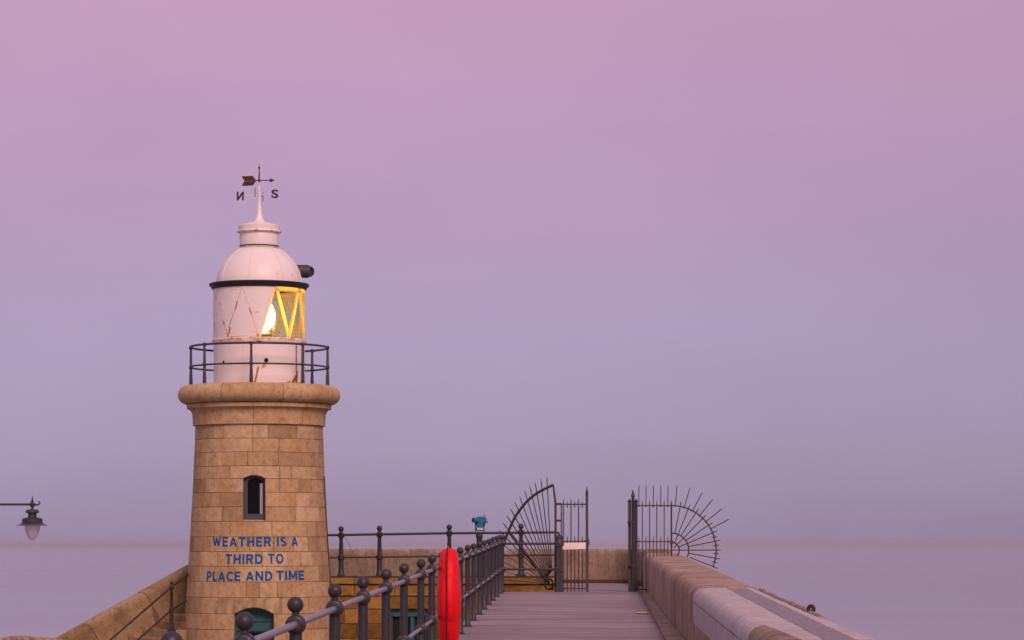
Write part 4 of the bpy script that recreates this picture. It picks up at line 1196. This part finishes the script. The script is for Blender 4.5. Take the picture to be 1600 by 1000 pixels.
# left gate leaf
gate = thing('iron_gate', W(898, 926, GY), 'narrow iron gate leaf with spear-topped stile and pale blank plate', 'gate')
b = MB()
b.prism([W(866.2, 787, GY), W(869.8, 787, GY), W(869.8, 926, GY), W(866.2, 926, GY)], (0, 0.05, 0))
b.prism([W(863.0, 757, GY), W(865.6, 756.4, GY), W(869.8, 787, GY), W(866.2, 787.2, GY)], (0, 0.03, 0))
b.prism([W(876.3, 787, GY), W(878.2, 787, GY), W(878.2, 926, GY), W(876.3, 926, GY)], (0, 0.05, 0))
for y_ in (787.5, 813.5): b.prism([W(866.5, y_ - 1.7, GY - .02), W(877.5, y_ - 1.7, GY - .02), W(877.5, y_ + 1.7, GY - .02), W(866.5, y_ + 1.7, GY - .02)], (0, 0.08, 0))
b.build('hanging_stile', M['rusty'], gate, smooth=0)
b = MB()
b.prism([W(915.0, 773, GY), W(919.0, 773, GY), W(919.6, 927, GY), W(915.4, 927, GY)], (0, 0.06, 0))
b.lathe([(0.03, 0), (0.042, 0.02), (0.02, 0.04), (0.045, 0.055), (0.03, 0.09), (0.004, 0.19)], W(917, 773.5, GY) + Vector((0, 0.03, 0)), 10)
b.prism([W(914, 843, GY - .02), W(921, 843, GY - .02), W(921, 852, GY - .02), W(914, 852, GY - .02)], (0, 0.1, 0))
b.build('lock_stile', M['gallery'], gate, smooth=0)
for y_ in (788, 846, 919.5):
    b = MB(); b.prism([W(878, y_ - 1.0, GY), W(915.2, y_ - 1.0, GY), W(915.2, y_ + 1.0, GY), W(878, y_ + 1.0, GY)], (0, 0.035, 0))
    b.build('gate_rail', M['rusty'], gate, smooth=0)
for x in (880.3, 892.2, 904): 
    b = MB(); gspike(b, x, 926, x, 779.5, 0.015, GY + 0.018); b.build('long_bar', M['gallery'], gate, smooth=40)
for x in (886.3, 898, 909.8):
    b = MB(); gspike(b, x, 926, x, 837, 0.014, GY + 0.018); b.build('short_bar', M['gallery'], gate, smooth=40)
    b = MB(); gspike(b, x, 793.5, x, 783, 0.014, GY + 0.018); b.build('stub_spike', M['gallery'], gate, smooth=40)
b = MB()
b.prism([W(879, 848.5, GY - 0.025), W(915.4, 847.6, GY - 0.025), W(915.2, 857.6, GY - 0.025), W(879.4, 858.6, GY - 0.025)], (0, 0.012, 0))
o = b.build('sign_plate', M['plate'], smooth=0)
tag(o, 'blank pale sign plate fixed across the iron gate bars', 'sign')
# right side: post cluster and fixed panel with fan
rg = thing('iron_side_panel', W(1015, 926, GY), 'iron side panel with posts and a half-wheel of spikes over the parapet', 'railing')
b = MB()
b.prism([W(981.2, 784, GY), W(986.4, 784, GY), W(986.6, 928, GY), W(981.8, 928, GY)], (0, 0.07, 0))
b.lathe([(0.045, 0), (0.05, 0.02), (0.03, 0.035), (0.004, 0.07)], W(983.8, 784, GY) + Vector((0, 0.03, 0)), 10)
b.build('gate_stile', M['gallery'], rg, smooth=0)
b = MB()
b.lathe([(0.032, 0), (0.032, 2.15), (0.045, 2.17), (0.028, 2.20), (0.05, 2.22), (0.036, 2.27), (0.006, 2.38)], W(989, 926.5, GY - 0.06), 12)
b.build('slam_post', M['gallery'], rg, smooth=40)
b = MB()
b.prism([W(991.3, 784, GY), W(996.2, 784, GY), W(996.2, 928, GY), W(991.3, 928, GY)], (0, 0.08, 0))
b.lathe([(0.045, 0), (0.05, 0.02), (0.03, 0.035), (0.004, 0.07)], W(993.8, 784, GY) + Vector((0, 0.03, 0)), 10)
b.build('main_post', M['black'], rg, smooth=0)
for y_ in (815.5, 883):
    b = MB(); b.prism([W(980.4, y_ - 1.3, GY - .11), W(992, y_ - 1.3, GY - .11), W(992, y_ + 1.3, GY - .11), W(980.4, y_ + 1.3, GY - .11)], (0, 0.2, 0))
    b.build('hinge_band', M['rusty'], rg, smooth=0)
for y_, xe in ((790, 1049), (846.3, 1049), (921, 1012)):
    b = MB(); b.prism([W(993, y_ - 0.9, GY), W(xe, y_ - 0.9, GY), W(xe, y_ + 0.9, GY), W(993, y_ + 0.9, GY)], (0, 0.03, 0))
    b.build('panel_rail', M['rusty'], rg, smooth=0)
for x, xb in ((998.2, 0), (1009.3, 0), (1020.8, 0), (1032.4, 0), (1043.6, 0)):
    b = MB(); gspike(b, x, 791, x + 0.2, 757, 0.011, GY + 0.015); b.sphere(W(x, 790.5, GY + .015), 0.026, 8); b.build('top_spike', M['rusty'], rg, smooth=40); b = MB()
    yb = 928 if x < 1012 else 872
    gspike(b, x, yb, x, 837, 0.011, GY + .015); b.build('short_bar', M['rusty'], rg, smooth=40)
for x in (1003.7, 1015, 1026.3, 1037.8):
    b = MB(); gspike(b, x, 928 if x < 1012 else 872, x, 781.5, 0.0125, GY + .015); b.build('long_bar', M['rusty'], rg, smooth=40)
b = MB()
gspike(b, 1049.2, 871, 1049, 782, 0.021, GY + 0.015)
for k in range(10): b.sphere(W(1049.1, 797 + 7 * k, GY), 0.026, 6)
b.box(W(1049.1, 847, GY), (0.07, 0.07, 0.08))
b.build('rusty_post', M['rusty'], rg, smooth=40)
b = MB()
FC = (1049.5, 859.5)
def fp(r, a, Y=GY): return W(FC[0] + r * math.cos(R_(a)), FC[1] - r * math.sin(R_(a)), Y)
for r, a0, a1 in ((69.5, 90, -22), (26.5, 90, -25), (12, 92, -50)):
    n = 26; b.tube([fp(r, a0 + (a1 - a0) * k / n) for k in range(n + 1)], 0.016, 6)
b.build('arc_bars', M['rusty'], rg, smooth=60)
for a, r0 in ((79, 27), (68, 12), (57, 27), (45.5, 5), (34, 27), (23, 12), (11.5, 27), (0, 1), (-10.5, 27), (-21.8, 30)):
    b = MB(); p, q = fp(r0, a, GY + .025), fp(77.5, a, GY + .025); b.tube([p, p.lerp(q, 0.95), q], [0.012, 0.012, 0.004], 6); b.build('fan_ray', M['rusty'], rg, smooth=40)
for a in (85.3, 73.6, 62, 51, 39.5, 28.4):
    b = MB(); p, q = fp(69, a, GY + .02), fp(102, a, GY + .02); b.tube([p, p.lerp(q, 0.95), q], [0.011, 0.011, 0.004], 6); b.sphere(fp(69.5, a, GY), 0.026, 8); b.build('outer_spike', M['rusty'], rg, smooth=40)
for a in (17, 6, -4.5, -15.5):
    b = MB(); b.tube([fp(65.5, a, GY + .02), fp(74, a, GY + .02)], 0.011, 6); b.build('arc_tick', M['rusty'], rg, smooth=40)

# ------------------------------------------------------------------ lifebuoy casing on the railing
LY = 36.65
ll = Vector(W(701.5, 930, LY)); s_ = LY / F
lb = thing('lifebuoy_casing', (ll.x, LY, dz(LY) + 0.2), 'bright red plastic lifebuoy casing hung on the walkway railing', 'lifebuoy')
b = MB()
cz = ll.z; HX = 19.6 * s_; 
top_z = -(857 - HY) * s_; bot_z = top_z - 1.30; zm = (top_z + bot_z) / 2; HZ = (top_z - bot_z) / 2; HYl = 0.36
nu, nv = 36, 40; vs_ = []
for j in range(nv + 1):
    ph = -PI / 2 + PI * j / nv
    for i in range(nu):
        th = 2 * PI * i / nu
        def se(c_, e): return math.copysign(abs(c_) ** e, c_)
        yy = se(math.cos(ph), 0.75) * se(math.sin(th), 0.85)
        zz = se(math.sin(ph), 0.9)
        xx = se(math.cos(ph), 0.42) * se(math.cos(th), 0.70)
        vs_.append((ll.x + xx * HX * 0.93, LY + yy * HYl, zm + zz * HZ))
fs = [(j * nu + i, j * nu + (i + 1) % nu, (j + 1) * nu + (i + 1) % nu, (j + 1) * nu + i) for j in range(nv) for i in range(nu)]
b.add(vs_, fs)
shell = b.build('casing_shell', M['red'], lb, smooth=70)
# the round bulge moulded into the near face
b = MB(); vs_ = []
for j in range(nv + 1):
    ph = -PI / 2 + PI * j / nv
    for i in range(nu):
        th = 2 * PI * i / nu
        yy = se(math.cos(ph), 0.8) * se(math.sin(th), 0.85); zz = se(math.sin(ph), 0.9); xx = se(math.cos(ph), 0.70) * se(math.cos(th), 0.75)
        vs_.append((ll.x + xx * HX * 1.0, LY + yy * (HYl + 0.06), top_z - 0.63 + zz * 0.445))
b.add(vs_, fs)
b.build('moulded_ring', M['red'], lb, smooth=70)
b = MB()
lp = []
for k in range(48):
    a = 2 * PI * k / 48
    lp.append((ll.x - 2.2 * s_, LY + (HYl + 0.066) * math.copysign(abs(math.cos(a)) ** 0.8, math.cos(a)), zm + (HZ + 0.004) * math.copysign(abs(math.sin(a)) ** 0.85, math.sin(a))))
b.tube(lp, 0.0085, 8, closed=True)
b.build('seam', M['seam'], lb, smooth=70)
b = MB()
b.tube([Vector((ll.x - 2.2 * s_, LY + 0.1, top_z - 0.02)), Vector((ll.x - 2.0 * s_, LY + 0.02, top_z + 0.016)), Vector((ll.x - 0.6 * s_, LY - 0.04, top_z + 0.010)), Vector((ll.x - 0.4 * s_, LY - 0.1, top_z - 0.04))], 0.014, 8)
b.build('catch', M['red'], lb, smooth=70)

# ------------------------------------------------------------------ coin telescope on the terrace
ty = 72.0; s_ = ty / F
tp = thing('telescope', (W(749, 852, ty).x, ty, TZ), 'blue coin telescope on a post behind the terrace railing', 'telescope')
b = MB(); base = Vector((W(749, 852, ty).x, ty, TZ))
b.lathe([(0.16, 0), (0.16, 0.03), (0.075, 0.06), (0.07, 0.95), (0.09, 0.99), (0.085, 1.06), (0.06, 1.10)], base, 16)
b.build('post', M['iron'], tp, smooth=40)
b = MB()
for x0, x1 in ((741.5, 744.2), (754.8, 757.5)):
    b.prism([W(x0 + (0.8 if x0 < 748 else 0), 833, ty), W(x1 - (0 if x0 < 748 else 0.8), 833, ty), W(x1, 815, ty), W(x0, 815, ty)], (0, 0.12, 0))
b.prism([W(743, 831, ty - .03), W(756, 831, ty - .03), W(754, 834.5, ty - .03), W(745, 834.5, ty - .03)], (0, 0.16, 0))
b.build('yoke', M['telescope'], tp, smooth=0, bevel=0.01)
b = MB()
b.prism([W(743.2, 809.5, ty), W(746, 807.2, ty), W(757, 807.0, ty), W(760.4, 809.5, ty), W(759.6, 816, ty), W(756.5, 824.5, ty), W(745.6, 824.5, ty), W(742.8, 816, ty)], (0, 0.17, 0))
b.build('body', M['telescope'], tp, smooth=35, bevel=0.02)
b = MB(); b.tube([W(757, 808, ty + .06), W(757, 804.3, ty + .06)], 0.016, 8); b.build('sight', M['telescope'], tp, smooth=40)
b = MB(); b.tube([W(759.5, 815.5, ty + .06), W(762.3, 815.8, ty + .06)], 0.022, 8); b.build('pivot_knob', M['telescope'], tp, smooth=40)
for dy_ in (0.0, 0.11):
    b = MB(); p = W(747.5, 813.6, ty + dy_ - 0.02); q = W(739.2, 812.6, ty + dy_ - 0.10)
    b.tube([p, p.lerp(q, 0.8), q], [0.055, 0.062, 0.064], 16); b.build('barrel', M['telescope'], tp, smooth=40)
    d_ = (q - p).normalized(); b = MB(); b.tube([q - d_ * 0.01, q + d_ * 0.004], 0.050, 14); b.build('lens', M['dark'], tp, smooth=0)
b = MB(); b.prism([W(743.4, 823.5, ty), W(757, 823.5, ty), W(755.6, 830, ty), W(744.8, 830, ty)], (0, 0.12, 0)); b.build('bracket', M['telescope'], tp, smooth=0, bevel=0.01)
M['coin'] = mat('coin_plate_enamel', (0.55, 0.60, 0.68), 0.5)
b = MB(); b.prism([W(745.4, 824.6, ty - .05), W(755.2, 824.6, ty - .05), W(754.8, 828.4, ty - .05), W(745.8, 828.4, ty - .05)], (0, 0.02, 0))
b.build('coin_plate', M['coin'], tp, smooth=0)

# ------------------------------------------------------------------ street lamp on the left
ly = 48.0; s_ = ly / F
lc = Vector(W(50.5, 852, ly)); lz = lambda y: -(y - HY) * s_
PX = lc.x - 1.9
sl = thing('street_lamp', (PX, ly, QZ), 'dark street lamp with unlit egg-shaped globe on a long arm', 'street lamp')
b = MB(); b.lathe([(0.16, 0), (0.16, 0.5), (0.11, 0.6), (0.09, 0.9), (0.06, 1.2), (0.055, lz(790) - QZ), (0.075, lz(788) - QZ), (0.05, lz(785) - QZ), (0.02, lz(776) - QZ)], (PX, ly, QZ), 16)
b.build('post', M['lampdark'], sl, smooth=40)
b = MB(); b.tube([(PX, ly, lz(788)), (lc.x, ly, lz(788.2))], 0.019, 10)
hk = [(52, 788.6), (57, 788.8), (60.5, 788.2), (62.5, 786), (61.8, 784), (59.5, 783.6)]
b.tube([W(x, y, ly) for x, y in hk], [0.018, 0.017, 0.014, 0.012, 0.011, 0.009], 8)
b.build('arm', M['lampdark'], sl, smooth=60)
pl = lambda pts_: [(r * s_, lz(y)) for r, y in pts_]
b = MB(); b.lathe(pl([(0.4, 774.5), (0.9, 778), (1.3, 779.5), (0.9, 780.5), (2.0, 782), (1.6, 783.8), (3.6, 785.5), (4.2, 788), (3.6, 790.8), (1.8, 793), (1.6, 795)]), (lc.x, ly, 0), 16)
b.lathe(pl([(2, 795), (6, 796), (10, 797.2), (10.4, 798), (10, 801.6), (6.6, 802.2), (6.6, 808), (14, 809.5), (16, 811), (16, 816.5), (19.4, 818.6), (10, 819.4)]), (lc.x, ly, 0), 32)
b.build('housing', M['lampdark'], sl, smooth=35)
b = MB(); b.lathe(pl([(12, 818.8), (19.5, 818.9), (23.9, 820.6), (23.9, 821.2), (11, 821.4)]), (lc.x, ly, 0), 40)
b.build('lamp_shade', M['shade'], sl, smooth=35)
b = MB(); b.lathe(pl([(11.6, 820.5), (11.9, 823), (11.4, 827), (10.2, 832), (8.0, 837.5), (5.2, 841.6), (2.2, 843.8), (0.1, 844.3)]), (lc.x, ly, 0), 32)
b.build('globe', M['globe'], sl, smooth=70)

# ------------------------------------------------------------------ small things
ry = 30.7
p, o_ = wp(ry); rc_ = p + o_ * 0.91 + Vector((0, 0, 0.808))
b = MB()
dq = Vector((0.85, -0.45, 0)).normalized()
b.tube([rc_ + dq * (0.030 * math.cos(2 * PI * k / 28)) + Vector((0, 0, 0.006 + 0.030 * math.sin(2 * PI * k / 28))) for k in range(28)], 0.021, 10, closed=True)
o = b.build('mooring_ring', M['black'], smooth=70)
tag(o, 'small black iron ring standing on the outer edge of the parapet', 'ring')
yq = 48.0
b = MB()
c_ = Vector((redge(yq) - 0.10, yq, dz(yq)))
yp = Vector(W(1003, 958.5, 1)); 
Ym = 1.86 / ((958.5 - HY) / F + 0.012)
c_ = Vector(((1003.5 - VX) / F * Ym, Ym, dz(Ym)))
b.prism([c_ + Vector((-0.10, -0.28, 0.011)), c_ + Vector((0.07, -0.34, 0.011)), c_ + Vector((0.12, 0.0, 0.011)), c_ + Vector((0.09, 0.3, 0.011)), c_ + Vector((-0.06, 0.33, 0.011)), c_ + Vector((-0.11, 0.1, 0.011))], (0, 0, 0.006))
o = b.build('floor_marker', M['yellow'], smooth=0)
tag(o, 'small yellow marker plate on the walkway edge by the gutter', 'marker')

# ------------------------------------------------------------------ haze over the sea
m = bpy.data.materials.new('sea_haze'); m.use_nodes = True; t = m.node_tree; t.nodes.clear()
o_ = t.nodes.new('ShaderNodeOutputMaterial'); v = t.nodes.new('ShaderNodeVolumePrincipled')
v.inputs['Color'].default_value = (0.755, 0.812, 0.935, 1); v.inputs['Density'].default_value = 0.00009; v.inputs['Anisotropy'].default_value = 0.0
t.links.new(v.outputs[0], o_.inputs['Volume'])
b = MB(); b.box((0, 0, (SEA_Z - 1.0 + 11.0) / 2), (64000, 64000, 11.0 - (SEA_Z - 1.0)))
o = b.build('haze', m, smooth=0); o['kind'] = 'stuff'; o['label'] = 'thin sea haze softening the horizon'; o['category'] = 'haze'
